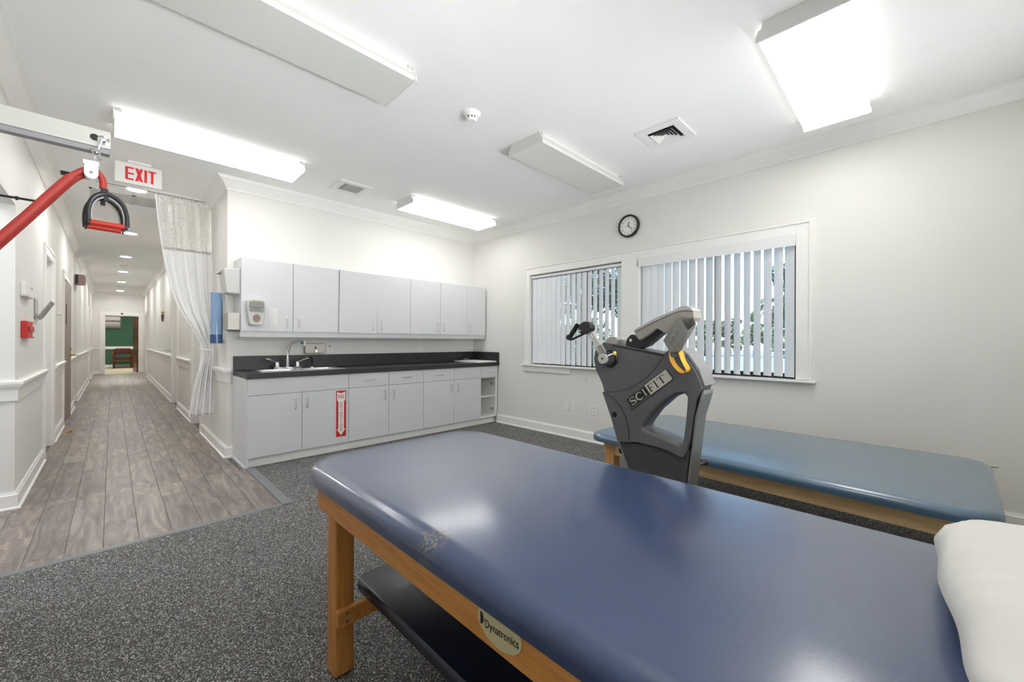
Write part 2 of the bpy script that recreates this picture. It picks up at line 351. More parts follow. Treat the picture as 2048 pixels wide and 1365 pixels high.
def text_mb(txt, size, org, ux, uy, ext=.0006, align='CENTER', sx=1.0, mb=None, m=0, shear=0):
    cu = bpy.data.curves.new('txt', 'FONT'); cu.body = txt; cu.size = size; cu.align_x = align; cu.align_y = 'CENTER'; cu.extrude = ext; cu.resolution_u = 3; cu.shear = shear
    ob = bpy.data.objects.new('txt', cu); COL.objects.link(ob)
    dg = bpy.context.evaluated_depsgraph_get(); me = bpy.data.meshes.new_from_object(ob.evaluated_get(dg))
    ux = Vector(ux).normalized(); uy = Vector(uy).normalized(); uz = ux.cross(uy); org = Vector(org)
    mb = mb or MB(); mb.add([tuple(org + ux * v.co.x * sx + uy * v.co.y + uz * v.co.z) for v in me.vertices], [tuple(p.vertices) for p in me.polygons], m)
    bpy.data.objects.remove(ob); bpy.data.curves.remove(cu); bpy.data.meshes.remove(me)
    return mb
def rrect(x0, x1, y0, y1, r, n=6):
    out = []
    for cx, cy, a in ((x1 - r, y1 - r, 0), (x0 + r, y1 - r, 90), (x0 + r, y0 + r, 180), (x1 - r, y0 + r, 270)):
        for k in range(n + 1): t = R(a + 90 * k / n); out.append((cx + r * math.cos(t), cy + r * math.sin(t)))
    return out
def arc(cx, cy, rx, ry, a0, a1, n): return [(cx + rx * math.cos(R(a0 + (a1 - a0) * k / n)), cy + ry * math.sin(R(a0 + (a1 - a0) * k / n))) for k in range(n + 1)]
def catmull(P, n=6):
    P = [Vector(p) for p in P]; out = []
    for i in range(len(P) - 1):
        a = P[max(i - 1, 0)]; b = P[i]; c = P[i + 1]; d = P[min(i + 2, len(P) - 1)]
        for k in range(n):
            t = k / n; out.append(tuple(.5 * ((2 * b) + (c - a) * t + (2 * a - 5 * b + 4 * c - d) * t * t + (3 * b - a - 3 * c + d) * t ** 3)))
    out.append(tuple(P[-1])); return out

# ------------------------------------------------------------------ the setting
XL, XR, YB, YF, H, XH, YJ, YE = -.485, 4.06, 4.945, -.58, 2.85, .83, 4.49, 19.9
T = .12
def wall_x(x0, x1, y0, y1, z0, z1, holes):
    # wall slab in constant-x plane with rectangular holes (ya,yb,za,zb)
    mb = MB(); ys = sorted({y0, y1} | {h[0] for h in holes} | {h[1] for h in holes})
    for a, b in zip(ys, ys[1:]):
        hs = sorted([h for h in holes if h[0] <= a + 1e-6 and h[1] >= b - 1e-6], key=lambda h: h[2]); z = z0
        for h in hs:
            if h[2] > z + 1e-6: mb.box(x0, x1, a, b, z, h[2])
            z = h[3]
        if z < z1 - 1e-6: mb.box(x0, x1, a, b, z, z1)
    return mb
W1 = (2.324, 3.72, .885, 2.10); W2 = (.703, 2.113, .885, 2.10)
S('wall_right', wall_x(XR, XR + T, YF - T, YB + T, 0, H, [W1, W2]), [M['wall']], 'long white wall with the two blind-covered windows')
S('wall_back', MB().box(XH, XR, YB, YB + T, 0, H), [M['wall']], 'white wall behind the grey cabinets')
S('wall_front', MB().box(XL - T, XR, YF - T, YF, 0, H), [M['wall']], 'white wall behind the pillow end of the tables')
S('wall_left', wall_x(XL - T, XL, YF, 10.5, 0, H, [(2.9, YJ, 0, 2.15), (6.18, 6.88, 0, 2.06), (8.36, 9.36, 0, 2.06)]), [M['wall']], 'white left wall of room and hallway with doorways')
S('wall_hall_left', wall_x(XL - T, XL, 11.5, YE, 0, H, [(16.6, 17.4, 0, 2.06)]), [M['wall']], 'far left wall of the hallway')
S('wall_hall_right', wall_x(XH, XH + T, YB + T, YE, 0, H, [(6.6, 7.28, 0, 2.06), (9.2, 9.95, 0, 2.06), (17.9, 18.7, 0, 2.06)]), [M['wall']], 'right wall of the hallway behind the curtain')
S('wall_hall_end', MB().box(XL - T, -.18, YE, YE + T, 0, H).box(.70, XH + T, YE, YE + T, 0, H).box(-.18, .70, YE, YE + T, 2.05, H), [M['wall']], 'end wall of the hallway around the open doorway')
S('wall_recess', MB().box(-1.8, XL - T, 10.38, 10.5, 0, H).box(-1.8, XL - T, 11.5, 11.62, 0, H).box(-1.92, -1.8, 10.38, 11.62, 0, H), [M['wall']], 'side passage walls off the left of the hallway')
S('wall_side_room', MB().box(-2.6, XL - T, 2.3, 2.42, 0, H).box(-2.6, XL - T, YJ, YJ + T, 0, H).box(-2.72, -2.6, 2.3, YJ + T, 0, H), [M['wall']], 'walls of the small room through the left opening')
S('wall_waiting_room', MB().box(-2.2, 2.6, 24.5, 24.62, 0, H).box(-2.32, -2.2, YE + T, 24.62, 0, H).box(2.6, 2.72, YE + T, 24.62, 0, H).box(-2.32, XL - T, YE, YE + T, 0, H).box(XH + T, 2.72, YE, YE + T, 0, H), [M['green']], 'dark green wall of the waiting room beyond the hallway')
S('ceiling', MB().box(-2.75, XR + T, YF - T, 24.65, H, H + .12), [M['ceil']], 'white textured ceiling')
S('floor', MB().box(-2.75, XR + T, YF - T, YE + .06, -.1, 0), [M['rubber']], 'dark grey speckled rubber floor', at=(0, 0, -.1))
S('floor_waiting_room', MB().box(-2.3, 2.7, YE + .06, 24.6, -.1, .004), [M['carpet']], 'beige carpet of the waiting room', 'floor')

# wood plank flooring of the hallway: every plank an object of its own
wf = struct('floor_planks', (0, 3.3, 0), 'grey-brown wood plank flooring running down the hallway'); wf['category'] = 'floor'
pm = {}
PW = .152
def plank(x0, x1, y0, y1):
    k = (round(x1 - x0, 3), round(y1 - y0, 3))
    if k not in pm:
        w, l = (x1 - x0) / 2 - .0006, (y1 - y0) / 2 - .0006
        o = MB().prism([(-w, 0), (w, 0), (w, .0032), (w - .0016, .0045), (-w + .0016, .0045), (-w, .0032)], 'y', -l, l).build('plank', M['plank'], at=(0, 0, 0)); pm[k] = o.data; COL.objects.unlink(o); bpy.data.objects.remove(o)
    o = bpy.data.objects.new('plank', pm[k]); COL.objects.link(o); o.parent = wf; o.location = (((x0 + x1) / 2), (y0 + y1) / 2 - 3.3, .0002)
for i in range(-16, 6):
    xa = .12 + PW * i; xb = xa + PW
    off = (i * .43) % 1.22
    y = 3.27 - off
    while y < YE:
        a, b = max(y, 3.27), min(y + 1.22, YE); y += 1.22
        if b - a < .04: continue
        x0, x1 = max(xa, -1.5), min(xb, .882)
        cuts = sorted({a, b} | {c for c in (YJ, 4.37) if a < c < b})
        for p, q in zip(cuts, cuts[1:]):
            u0 = max(x0, XL) if q > YJ + .001 else x0
            u1 = min(x1, XH) if q > 4.371 else x1
            if u1 - u0 < .02 or q - p < .02: continue
            plank(round(u0, 3), round(u1, 3), round(p, 3), round(q, 3))
S('trim_floor_strip', MB().prism([(.882, .0), (.955, .0), (.950, .004), (.90, .008), (.882, .008)], 'y', 3.236, 4.375).prism([(3.236, 0), (3.272, 0), (3.272, .008), (3.262, .008), (3.238, .003)], 'x', -1.5, .955), [M['strip']], 'grey vinyl transition strip between planks and rubber floor', 'trim')

CROWN = [(0, H - .115), (.012, H - .115), (.014, H - .098), (.024, H - .088), (.034, H - .062), (.066, H - .030), (.082, H - .022), (.084, H - .010), (.097, H - .010), (.097, H), (0, H)]
BASE = [(0, 0), (.032, 0), (.030, .014), (.018, .02), (.018, .102), (.012, .108), (.009, .12), (0, .12)]
RAIL = [(0, .765), (.014, .765), (.016, .80), (.020, .845), (.036, .868), (.042, .885), (.042, .902), (.030, .908), (0, .908)]
S('trim_crown', MB().sweep([(-1.7, 10.5), (XL, 10.5), (XL, YF), (XR, YF), (XR, YB), (XH, YB), (XH, YE), (XL, YE), (XL, 11.5), (-1.7, 11.5)], CROWN), [M['trim']], 'white crown moulding around ceiling of room and hallway', smooth=True, angle=25)
bb = {'baseboard_right': ([[(XR, YF), (XR, 4.375)]], 'tall white baseboard along the window wall'),
      'baseboard_front': ([[(XL, YF), (XR, YF)]], 'white baseboard of the wall behind the pillow'),
      'baseboard_left': ([[(XL, 6.06), (XL, YJ), (XL - T, YJ)], [(XL, 8.25), (XL, 7.0)], [(XL, 10.5), (XL, 9.47)], [(XL - T, 2.9), (XL, 2.9), (XL, YF)]], 'white baseboard wrapping the left wall corner'),
      'baseboard_hall_left': ([[(XL, 16.5), (XL, 11.5), (-1.7, 11.5)], [(XL, YE), (XL, 17.5)]], 'white baseboard along far left hallway wall'),
      'baseboard_hall_right': ([[(.889, YB), (XH, YB), (XH, 6.49)], [(XH, 7.39), (XH, 9.09)], [(XH, 10.06), (XH, 17.8)]], 'white baseboard along right hallway wall'),
      'baseboard_hall_end': ([[(XH, YE), (.83 - .005, YE)], [(-.31, YE), (XL, YE)]], 'white baseboard at hallway end wall'),
      'baseboard_waiting_room': ([[(2.6, 24.5), (-2.2, 24.5)]], 'white baseboard under the green wall')}
for n, (paths, lb) in bb.items():
    mb = MB()
    for p in paths: mb.sweep(p, BASE)
    S(n, mb, [M['trim']], lb)
mb = MB()
for p in ([(XL, 6.06), (XL, YJ), (XL - T, YJ)], [(XL, 8.25), (XL, 7.0)], [(XL, 10.5), (XL, 9.47)], [(XL, 16.5), (XL, 11.5), (-1.7, 11.5)], [(XL, YE), (XL, 17.5)]): mb.sweep(p, RAIL)
S('trim_chair_rail_left', mb, [M['trim']], 'white chair rail along left side of hallway')
mb = MB()
for p in ([(.86, YB), (XH, YB), (XH, 6.49)], [(XH, 7.39), (XH, 9.09)], [(XH, 10.06), (XH, 17.8)], [(-.31, YE), (XL, YE)]): mb.sweep(p, RAIL)
S('trim_chair_rail_right', mb, [M['trim']], 'white chair rail along right side of hallway')
S('trim_chair_rail_green', MB().sweep([(2.6, 24.5), (-2.2, 24.5)], [(0, .79), (.02, .79), (.03, .88), (.03, .905), (0, .905)]), [M['trim']], 'white chair rail across the green wall')

# windows
def casing_x(mb, x, sgn, y0, y1, z1, w=.095, t=.02, z0=0):
    a, b = (x - t, x) if sgn < 0 else (x, x + t)
    mb.box(a, b, y0 - w, y0, z0, z1 + w).box(a, b, y1, y1 + w, z0, z1 + w).box(a, b, y0, y1, z1, z1 + w)
    c, d = (x - t - .006, x) if sgn < 0 else (x, x + t + .006)
    mb.box(c, d, y0 - w - .003, y0 - w + .02, z0, z1 + w + .003).box(c, d, y1 + w - .02, y1 + w + .003, z0, z1 + w + .003).box(c, d, y0 - w + .02, y1 + w - .02, z1 + w - .02, z1 + w + .003)
mb = MB(); x = XR
mb.box(x - .02, x, .605, .703, .89, 2.19).box(x - .02, x, 2.113, 2.324, .89, 2.19).box(x - .02, x, 3.72, 3.795, .89, 2.19).box(x - .02, x, .703, 2.113, 2.10, 2.19).box(x - .02, x, 2.324, 3.72, 2.10, 2.19)
mb.box(x - .03, x, .605, 3.795, 2.185, 2.20).box(x - .03, x, .592, .612, .89, 2.20).box(x - .03, x, 3.79, 3.805, .89, 2.20)
S('trim_window_casing', mb, [M['trim']], 'flat white casing around both windows', bevel=.002)
S('trim_window_sill', MB().box(XR - .055, XR + .09, .567, 3.856, .866, .886), [M['trim']], 'long white window sill shelf', bevel=.004)
S('trim_window_apron', MB().box(XR - .022, XR, 3.045, 3.82, .79, .866), [M['trim']], 'short white apron board under left end of the sill', bevel=.003)
for n, (y0, y1, z0, z1), ym in ((1, W1, 2.871), (2, W2, 1.349)):
    w = struct(f'window_{n}', (XR + .09, (y0 + y1) / 2, z0), ('left' if n == 1 else 'right') + ' dark-framed sliding window behind vertical blinds')
    xa, xb = XR + .075, XR + .115
    MB().box(xa, xb, y0, y1, z0, z0 + .045).box(xa, xb, y0, y1, z1 - .04, z1).box(xa, xb, y0, y0 + .035, z0, z1).box(xa, xb, y1 - .035, y1, z0, z1).build('frame', M['bronze'], w, bevel=.003)
    MB().box(xa - .01, xb, ym - .022, ym + .022, z0 + .04, z1 - .04).build('mullion', M['bronze'], w, bevel=.003)
    MB().box(xa + .018, xa + .022, y0 + .03, ym - .02, z0 + .04, z1 - .035).build('pane', M['glass'], w)
    MB().box(xa + .018, xa + .022, ym + .02, y1 - .03, z0 + .04, z1 - .035).build('pane', M['glass'], w)

# doors and casings in the hallway
def plain_door(n, x, side, y0, y1, label, rec=.05, hinge=None, panelmat='trim'):
    d = struct(f'door_{n}', (x, (y0 + y1) / 2, 0), label)
    mb = MB(); s = -1 if side < 0 else 1                   # side: direction the hall lies
    casing_x(mb, x, s, y0, y1, 2.06, .1, .018)
    mb.build('casing', M['trim'], d, bevel=.002)
    a, b = sorted((x - s * rec, x - s * (rec + .04)))
    MB().box(a, b, y0, y1, .008, 2.055).build('leaf', M[panelmat], d, bevel=.002)
    return d
plain_door(1, XL, 1, 6.18, 6.88, 'white recessed door nearest on the left of the hallway')
d2 = plain_door(2, XH, -1, 6.6, 7.28, 'white doorway just behind the tied curtain')
plain_door(3, XH, -1, 9.2, 9.95, 'white door midway on the right of the hallway')
plain_door(4, XL, 1, 16.6, 17.4, 'white door at the far left of the hallway')
plain_door(5, XH, -1, 17.9, 18.7, 'white door at the far right of the hallway')
# brown door, slightly proud of the wall
d = struct('door_6', (XL, 8.86, 0), 'brown wood hallway door with brass hinges and lever'); mb = MB(); casing_x(mb, XL, 1, 8.36, 9.36, 2.06, .1, .018); mb.build('casing', M['trim'], d, bevel=.002)
ang = math.atan2(.04, .95); lf = MB(); lf.X = Matrix.Translation((XL - .03, 8.38, 0)) @ Matrix.Rotation(-ang, 4, 'Z')
lf.box(-.02, .022, 0, .95, .01, 2.045); leaf = lf.build('leaf', M['browndoor'], d, bevel=.002)
for z in (.25, 1.02, 1.84):
    h = MB(); h.X = lf.X; h.tube([(.03, -.006, z - .055), (.03, -.006, z + .055)], .008, 8).box(.02, .026, -.004, .03, z - .055, z + .055); h.build('hinge', M['brass'], leaf)
h = MB(); h.X = lf.X; h.lathe([(.028, 0), (.028, .008), (.012, .01), (.01, .05)], (.022, .87, .96), 'x', 14).tube([(.07, .87, .96), (.075, .84, .962), (.072, .74, .962)], .009, 8); h.build('lever_handle', M['brass'], leaf, smooth=True)
h = MB(); h.X = lf.X; h.box(.022, .027, .40, .44, 1.42, 1.72); h.build('sign_plate', mat('dark_red_plate', '#4a1a17', .4), leaf)
h = MB(); h.X = lf.X; h.lathe([(.014, 0), (.014, .012)], (.022, .87, 1.05), 'x', 12); h.build('deadbolt', M['brass'], leaf)
# end doorway
d = struct('door_7', (.26, YE, 0), 'white cased doorway at hallway end with open brown door')
mb = MB(); y = YE - .02
mb.box(-.305, -.18, y, YE, 0, 2.18).box(.70, .825, y, YE, 0, 2.18).box(-.18, .70, y, YE, 2.05, 2.18); mb.box(-.18, -.165, YE, YE + T, 0, 2.05).box(.685, .70, YE, YE + T, 0, 2.05).box(-.165, .685, YE, YE + T, 2.035, 2.05)
mb.build('casing', M['trim'], d, bevel=.002)
lf = MB(); lf.X = Matrix.Translation((.682, YE + T, 0)) @ Matrix.Rotation(R(5), 4, 'Z'); lf.box(-.042, 0, 0, .86, .012, 2.03); leaf = lf.build('leaf', M['walnut'], d)
for z in (.28, 1.05, 1.85): MB().box(.628, .642, YE + T - .004, YE + T + .006, z - .06, z + .06).build('hinge', M['brass'], leaf)
MB().tube([(.645, YE + T + .78, .93), (.58, YE + T + .78, .93), (.57, YE + T + .68, .93)], .01, 6).build('lever_handle', M['chrome'], leaf)
S('trim_threshold', MB().prism([(YE - .16, 0), (YE + .06, 0), (YE + .06, .008), (YE - .02, .009), (YE - .16, .005)], 'x', -.18, .70), [M['lgrey']], 'pale threshold strip at the hallway end')

# ------------------------------------------------------------------ ceiling fittings
def fixture(x0, x1, yc, lit, label):
    t = thing('ceiling_light', ((x0 + x1) / 2, yc, H), label, 'light', 'fluorescent wraparound lights on the room ceiling')
    MB().box(x0 + .012, x1 - .012, yc - .155, yc + .155, H - .03, H).build('housing', M['fixt'], t, bevel=.003)
    p = [(yc - .172, H - .028), (yc - .172, H - .036), (yc - .186, H - .07), (yc - .178, H - .09), (yc + .178, H - .09), (yc + .186, H - .07), (yc + .172, H - .036), (yc + .172, H - .028)]
    mb = MB(); n = len(p); v = [(x0 + .010, a, b) for a, b in p] + [(x1 - .010, a, b) for a, b in p]
    for i in range(n): mb.add([v[i], v[(i + 1) % n], v[n + (i + 1) % n], v[n + i]], [(0, 1, 2, 3)], 0 if i == 3 else 1)
    mb.build('diffuser', [M['lens'], M['lensside']] if lit else [M['lensoff'], M['lensoff']], t)
    e = [(yc - .16, H), (yc - .165, H - .03), (yc - .178, H - .036), (yc - .192, H - .07), (yc - .190, H - .094), (yc + .190, H - .094), (yc + .192, H - .07), (yc + .178, H - .036), (yc + .165, H - .03), (yc + .16, H)]
    MB().prism(e, 'x', x0, x0 + .010).build('end_cap', M['fixt'], t, bevel=.002)
    MB().prism(e, 'x', x1 - .010, x1).build('end_cap', M['fixt'], t, bevel=.002)
    for xx in (x0 + .02, x1 - .045): MB().box(xx, xx + .025, yc - .167, yc - .155, H - .03, H - .004).build('latch', M['lgrey'], t)
    return t
fixture(.0, 1.265, 4.17, True, 'lit fluorescent ceiling light beside the EXIT sign')
fixture(.03, 1.29, 2.30, False, 'large unlit ceiling light at the top edge left of the smoke detector')
fixture(2.37, 3.61, 2.24, False, 'unlit ceiling light beside the square slotted vent')
fixture(2.37, 3.64, .40, True, 'bright lit ceiling light closest to the window wall at upper right')
fixture(2.385, 3.66, 4.17, True, 'lit ceiling light above the far cabinet corner')
fixture(.03, 1.29, .40, True, 'lit ceiling light straight above the navy treatment table')

def vent(cx, cy, w, label, rings):
    t = thing('ceiling_vent', (cx, cy, H), label, 'vent', 'square ceiling air vents')
    h = w / 2; i = h * .62
    MB().box(cx - i - .005, cx + i + .005, cy - i - .005, cy + i + .005, H - .004, H).build('dark_duct', M['black'], t)
    mb = MB()
    for a, b, c, e in ((-h, -i, -h, h), (i, h, -h, h), (-i, i, -h, -i), (-i, i, i, h)): mb.box(cx + a, cx + b, cy + c, cy + e, H - .012, H)
    mb.build('frame', M['white'], t, bevel=.002)
    if rings:
        for k in range(4):
            r = i * (.84 - .2 * k); q = r - .022; mb = MB(); z0, z1 = H - .005, H - .022
            o = [(-r, -r), (r, -r), (r, r), (-r, r)]; n = [(-q, -q), (q, -q), (q, q), (-q, q)]
            vs = [(cx + a, cy + b, z1) for a, b in o] + [(cx + a, cy + b, z0) for a, b in n]
            mb.add(vs, [(0, 1, 5, 4), (1, 2, 6, 5), (2, 3, 7, 6), (3, 0, 4, 7)]); mb.build('louver', M['white'], t)
        MB().box(cx - i * .12, cx + i * .12, cy - i * .12, cy + i * .12, H - .016, H - .008).build('centre_plate', M['white'], t)
    else:
        for k in range(9):
            yy = cy - i + 2 * i * (k + .5) / 9; MB().prism([(yy - .008, H - .014), (yy + .006, H - .003), (yy + .008, H - .004), (yy - .006, H - .016)], 'x', cx - i * .62, cx + i).build('louver', M['white'], t)
        for k in range(4):
            xx = cx - i + .4 * i * (k + .5) / 4; MB().prism([(xx - .008, H - .014), (xx + .006, H - .003), (xx + .008, H - .004), (xx - .006, H - .016)], 'y', cy - i, cy + i).build('louver', M['white'], t)
    return t
vent(1.822, 4.297, .345, 'square white ceiling vent with parallel louvres above the wall cabinets', False)
vent(3.105, 1.40, .345, 'square white ceiling vent with nested square louvres near the window wall', True)
t = thing('smoke_detector', (1.843, 2.274, H), 'round white smoke detector in the middle of the room ceiling', 'smoke detector')
MB().lathe([(.068, 0), (.068, -.006), (.060, -.012), (.052, -.022), (.05, -.026)], (1.843, 2.274, H), 'z', 28).build('base', M['white'], t, smooth=True)
MB().lathe([(.046, -.026), (.044, -.04), (.034, -.055), (.03, -.058)], (1.843, 2.274, H), 'z', 24).build('sensing_head', M['white'], t, smooth=True)
for a in (200, 235, 260): MB().box(1.843 + .044 * math.cos(R(a)) - .004, 1.843 + .044 * math.cos(R(a)) + .004, 2.274 + .044 * math.sin(R(a)) - .004, 2.274 + .044 * math.sin(R(a)) + .004, H - .042, H - .034).build('slot', M['dark'], t)
dls = [(6.04, 'nearest recessed downlight, just below the EXIT sign'), (8.59, 'second recessed hallway downlight, right beside the black pull handle'), (11.07, 'third recessed hallway downlight counted from the EXIT sign'), (13.55, 'fourth recessed hallway downlight counted from the EXIT sign'), (16.0, 'fifth recessed hallway downlight counted from the EXIT sign'), (18.9, 'last recessed hallway downlight before the end doorway')]
for i, (y, lb) in enumerate(dls):
    if i == 0:
        D0 = thing('downlight', (.19, y, H), lb, 'downlight', 'recessed hallway downlights')
        MB().lathe([(.10, 0), (.098, -.008), (.082, -.006), (.08, -.001)], (.19, y, H), 'z', 28).build('trim_ring', M['white'], D0, smooth=True)
        MB().lathe([(.078, -.002), (.078, -.004)], (.19, y, H), 'z', 28).build('lens', M['down'], D0)
    else: dup(D0, (.19, y, H), lb)
for y, lb in ((12.35, 'small ceiling smoke detector between third and fourth hallway downlights'), (17.2, 'small ceiling smoke detector farthest down the hallway')):
    tag(MB().lathe([(.06, 0), (.058, -.015), (.045, -.03), (.03, -.045), (.025, -.05)], (.18, y, H), 'z', 18).build('smoke_detector', [M['white']], smooth=True), lb, 'smoke detector', 'hallway smoke detectors')
t = thing('return_grille', (.14, 6.5, H), 'grey two-panel air grille in hallway ceiling behind the EXIT sign', 'vent')
MB().box(-.18, .44, 6.30, 6.32, H - .01, H).box(-.18, .44, 6.68, 6.70, H - .01, H).box(-.18, -.16, 6.3, 6.7, H - .01, H).box(.42, .44, 6.3, 6.7, H - .01, H).box(.16, .185, 6.3, 6.7, H - .01, H).build('frame', M['lgrey'], t)
MB().box(-.16, .42, 6.32, 6.68, H - .002, H).build('backing', M['mgrey'], t)
for k in range(18): yy = 6.33 + k * .02; MB().box(-.16, .42, yy, yy + .011, H - .008, H - .003).build('louver', M['lgrey'], t)

# EXIT sign
t = thing('exit_sign', (.17, 5.1, H), 'white ceiling-hung sign reading EXIT in red letters', 'sign')
MB().box(.012, .337, 5.1, 5.14, 2.638, 2.828).build('sign_box', M['white'], t, bevel=.008)
MB().box(.10, .26, 5.09, 5.16, 2.828, H).build('ceiling_mount', M['white'], t, bevel=.003)
def block_letters(mb, y, x0, z0, h, specs):
    for k, xx, w in specs:
        a = x0 + xx; s = h * .155
        if k == 'E':
            mb.box(a, a + s, y, y + .004, z0, z0 + h)
            for zz in (0, (h - s * .8) / 2, h - s * .8): mb.box(a + s, a + w, y, y + .004, z0 + zz, z0 + zz + s * .8)
        if k == 'I': mb.box(a, a + s, y, y + .004, z0, z0 + h)
        if k == 'T': mb.box(a + w / 2 - s / 2, a + w / 2 + s / 2, y, y + .004, z0, z0 + h - s * .8); mb.box(a, a + w, y, y + .004, z0 + h - s * .8, z0 + h)
        if k == 'X':
            mb.prism([(a, z0 + h), (a + s * 1.15, z0 + h), (a + w, z0), (a + w - s * 1.15, z0)], 'y', y, y + .004)
            mb.prism([(a + w - s * 1.15, z0 + h), (a + w, z0 + h), (a + s * 1.15, z0), (a, z0)], 'y', y + .0002, y + .0042)
    return mb
block_letters(MB(), 5.097, .012, 2.672, .118, [('E', .070, .056), ('X', .136, .054), ('I', .199, .02), ('T', .227, .054)]).build('lettering', M['exitred'], t)

# ------------------------------------------------------------------ cubicle curtain
TRY = 5.9
t = thing('curtain_track', (.24, TRY, H), 'white ceiling curtain track crossing the hallway', 'track')
MB().box(-.34, .80, TRY - .016, TRY + .016, H - .03, H).build('rail', M['white'], t, bevel=.002)
MB().box(-.36, -.30, TRY - .02, TRY + .02, H - .034, H).build('end_stop', M['dark'], t)
MB().box(-.30, .80, TRY - .005, TRY + .005, H - .032, H - .029).build('slot', M['dark'], t)
rows = [(2.80, .345, .812, 5.9), (2.632, .356, .815, 5.9), (2.403, .376, .817, 5.88), (2.202, .397, .817, 5.86), (1.999, .424, .815, 5.82), (1.768, .462, .812, 5.77), (1.54, .529, .81, 5.70), (1.37, .612, .81, 5.62), (1.147, .70, .808, 5.55), (1.0, .705, .812, 5.53), (.707, .645, .814, 5.53), (.374, .597, .816, 5.53)]
dense = [tuple(q) for q in catmull([Vector(r) for r in rows], 8)]
NF = 96
def cgrid(rs, xoff=0):
    v = []; f = []
    for (z, a, b, y) in rs:
        w = b - a; amp = .019 * (.45 / max(w, .1)) ** .35
        for i in range(NF + 1):
            s = i / NF; ph = 2 * math.pi * 7.5 * s + .7 * math.sin(5 * s + z)
            v.append((a + w * s + .008 * math.sin(ph * .5 + z), y - .02 + amp * math.sin(ph) + .01 * math.sin(21 * s + 2.3 * z), z))
    n = NF + 1
    for j in range(len(rs) - 1):
        for i in range(NF): f.append((j * n + i, j * n + i + 1, (j + 1) * n + i + 1, (j + 1) * n + i))
    mb = MB(); mb.add(v, f); return mb
t = thing('cubicle_curtain', (.58, TRY, 0), 'white hospital curtain with mesh top, tied back at the hallway', 'curtain')
top = [r for r in dense if r[0] >= 2.19]; low = [r for r in dense if r[0] <= 2.23]
cgrid(top).build('mesh_panel', M['net'], t, smooth=True, angle=180)
ob = cgrid(low).build('fabric_panel', M['fabric'], t, smooth=True, angle=180)
so = ob.modifiers.new('t', 'SOLIDIFY'); so.thickness = .003
mb = MB()                                                    # white edge hem on the free side
mb.tube([(r[1] - .004, r[3] - .02, r[0]) for r in dense], .009, 6); mb.build('side_hem', M['fabric'], t, smooth=True)
for k in range(16):
    xx = .36 + .43 * k / 15; yy = TRY + .006 * math.sin(k * 2.1)
    MB().tube([(xx, TRY, H - .03), (xx, yy, H - .05), (xx + .006, yy, H - .058), (xx, yy - .003, H - .075)], .0035, 5).build('hook', M['mgrey'], t)
    MB().box(xx - .011, xx + .011, yy - .026, yy - .022, H - .10, H - .065).build('tab', M['fabric'], t)
tb = MB().tube([(.69 + .055 + .062 * math.cos(q), 5.53 + .05 * math.sin(q), 1.10 + .01 * math.sin(q)) for q in [2 * math.pi * i / 20 for i in range(20)]], .009, 6, closed=True, flat=1); tb.build('tieback', M['fabric'], t, smooth=True)

# ------------------------------------------------------------------ kitchenette cabinets
YU, YBF = 4.625, 4.365; YB -= .004
def pull(mb, axis, x, y, z, L=.098):
    h = L / 2
    if axis == 'z': P = [(x, y, z - h), (x, y - .024, z - h), (x, y - .029, z - h + .005), (x, y - .029, z + h - .005), (x, y - .024, z + h), (x, y, z + h)]
    else: P = [(x - h, y, z), (x - h, y - .024, z), (x - h + .005, y - .029, z), (x + h - .005, y - .029, z), (x + h, y - .024, z), (x + h, y, z)]
    mb.tube(P, .0042, 8)
    for p in (P[0], P[-1]): mb.lathe([(.008, 0), (.008, -.003)], p, 'y', 10)
    return mb
def front(parent, name, x0, x1, z0, z1, y, hx=None, hz=None, haxis='z', th=.019, rot=None):
    mb = MB(); hb = MB()
    if rot: mb.X = rot; hb.X = rot
    o = mb.box(x0 + .0022, x1 - .0022, y, y + th, z0 + .0022, z1 - .0022).build(name, M['cab'], parent, bevel=.0015)
    if hx is not None: pull(hb, haxis, hx, y, hz).build('handle', M['chrome'], o, smooth=True)
    return o
ZU0, ZU1, ZUR = 1.287, 2.008, 1.232
def upper(x0, x1, doors, label):
    t = thing('wall_cabinet', ((x0 + x1) / 2, 4.79, ZUR), label, 'cabinet', 'grey wall cabinets above the counter')
    y0 = YU + .02
    MB().box(x0, x0 + .016, y0, YB, ZUR, ZU1).box(x1 - .016, x1, y0, YB, ZUR, ZU1).box(x0 + .016, x1 - .016, y0, YB, ZU1 - .016, ZU1).box(x0 + .016, x1 - .016, y0, YB, ZU0 + .002, ZU0 + .018).box(x0 + .016, x1 - .016, YB - .008, YB, ZU0, ZU1).build('body', M['cab'], t)
    MB().box(x0 + .016, x1 - .016, y0, y0 + .02, ZUR, ZU0 + .002).build('bottom_rail', M['cab'], t)
    for (a, b, hx, rot) in doors: front(t, 'door', a, b, ZU0, ZU1, YU, hx, 1.385, 'z', .019, rot)
    return t
upper(.889, 1.821, [(.889, 1.352, 1.292, None), (1.352, 1.821, 1.408, None)], 'grey double-door wall cabinet over the sink with dispenser and paper on it')
sag = Matrix.Translation((2.282, 0, ZU0)) @ Matrix.Rotation(R(.75), 4, 'Y') @ Matrix.Translation((-2.282, 0, -ZU0 - .006))
upper(1.821, 2.748, [(1.829, 2.288, 2.235, sag), (2.288, 2.748, 2.345, None)], 'grey wall cabinet whose left door sags and gaps at the top')
upper(2.748, 3.678, [(2.748, 3.213, 3.165, None), (3.213, 3.678, 3.268, None)], 'grey double-door wall cabinet with level doors right of the sagging one')
upper(3.678, 4.036, [(3.678, 4.036, 3.73, None)], 'narrow single-door grey wall cabinet in the corner by the window wall')
ZB0, ZB1, ZDR = .10, .838, .678
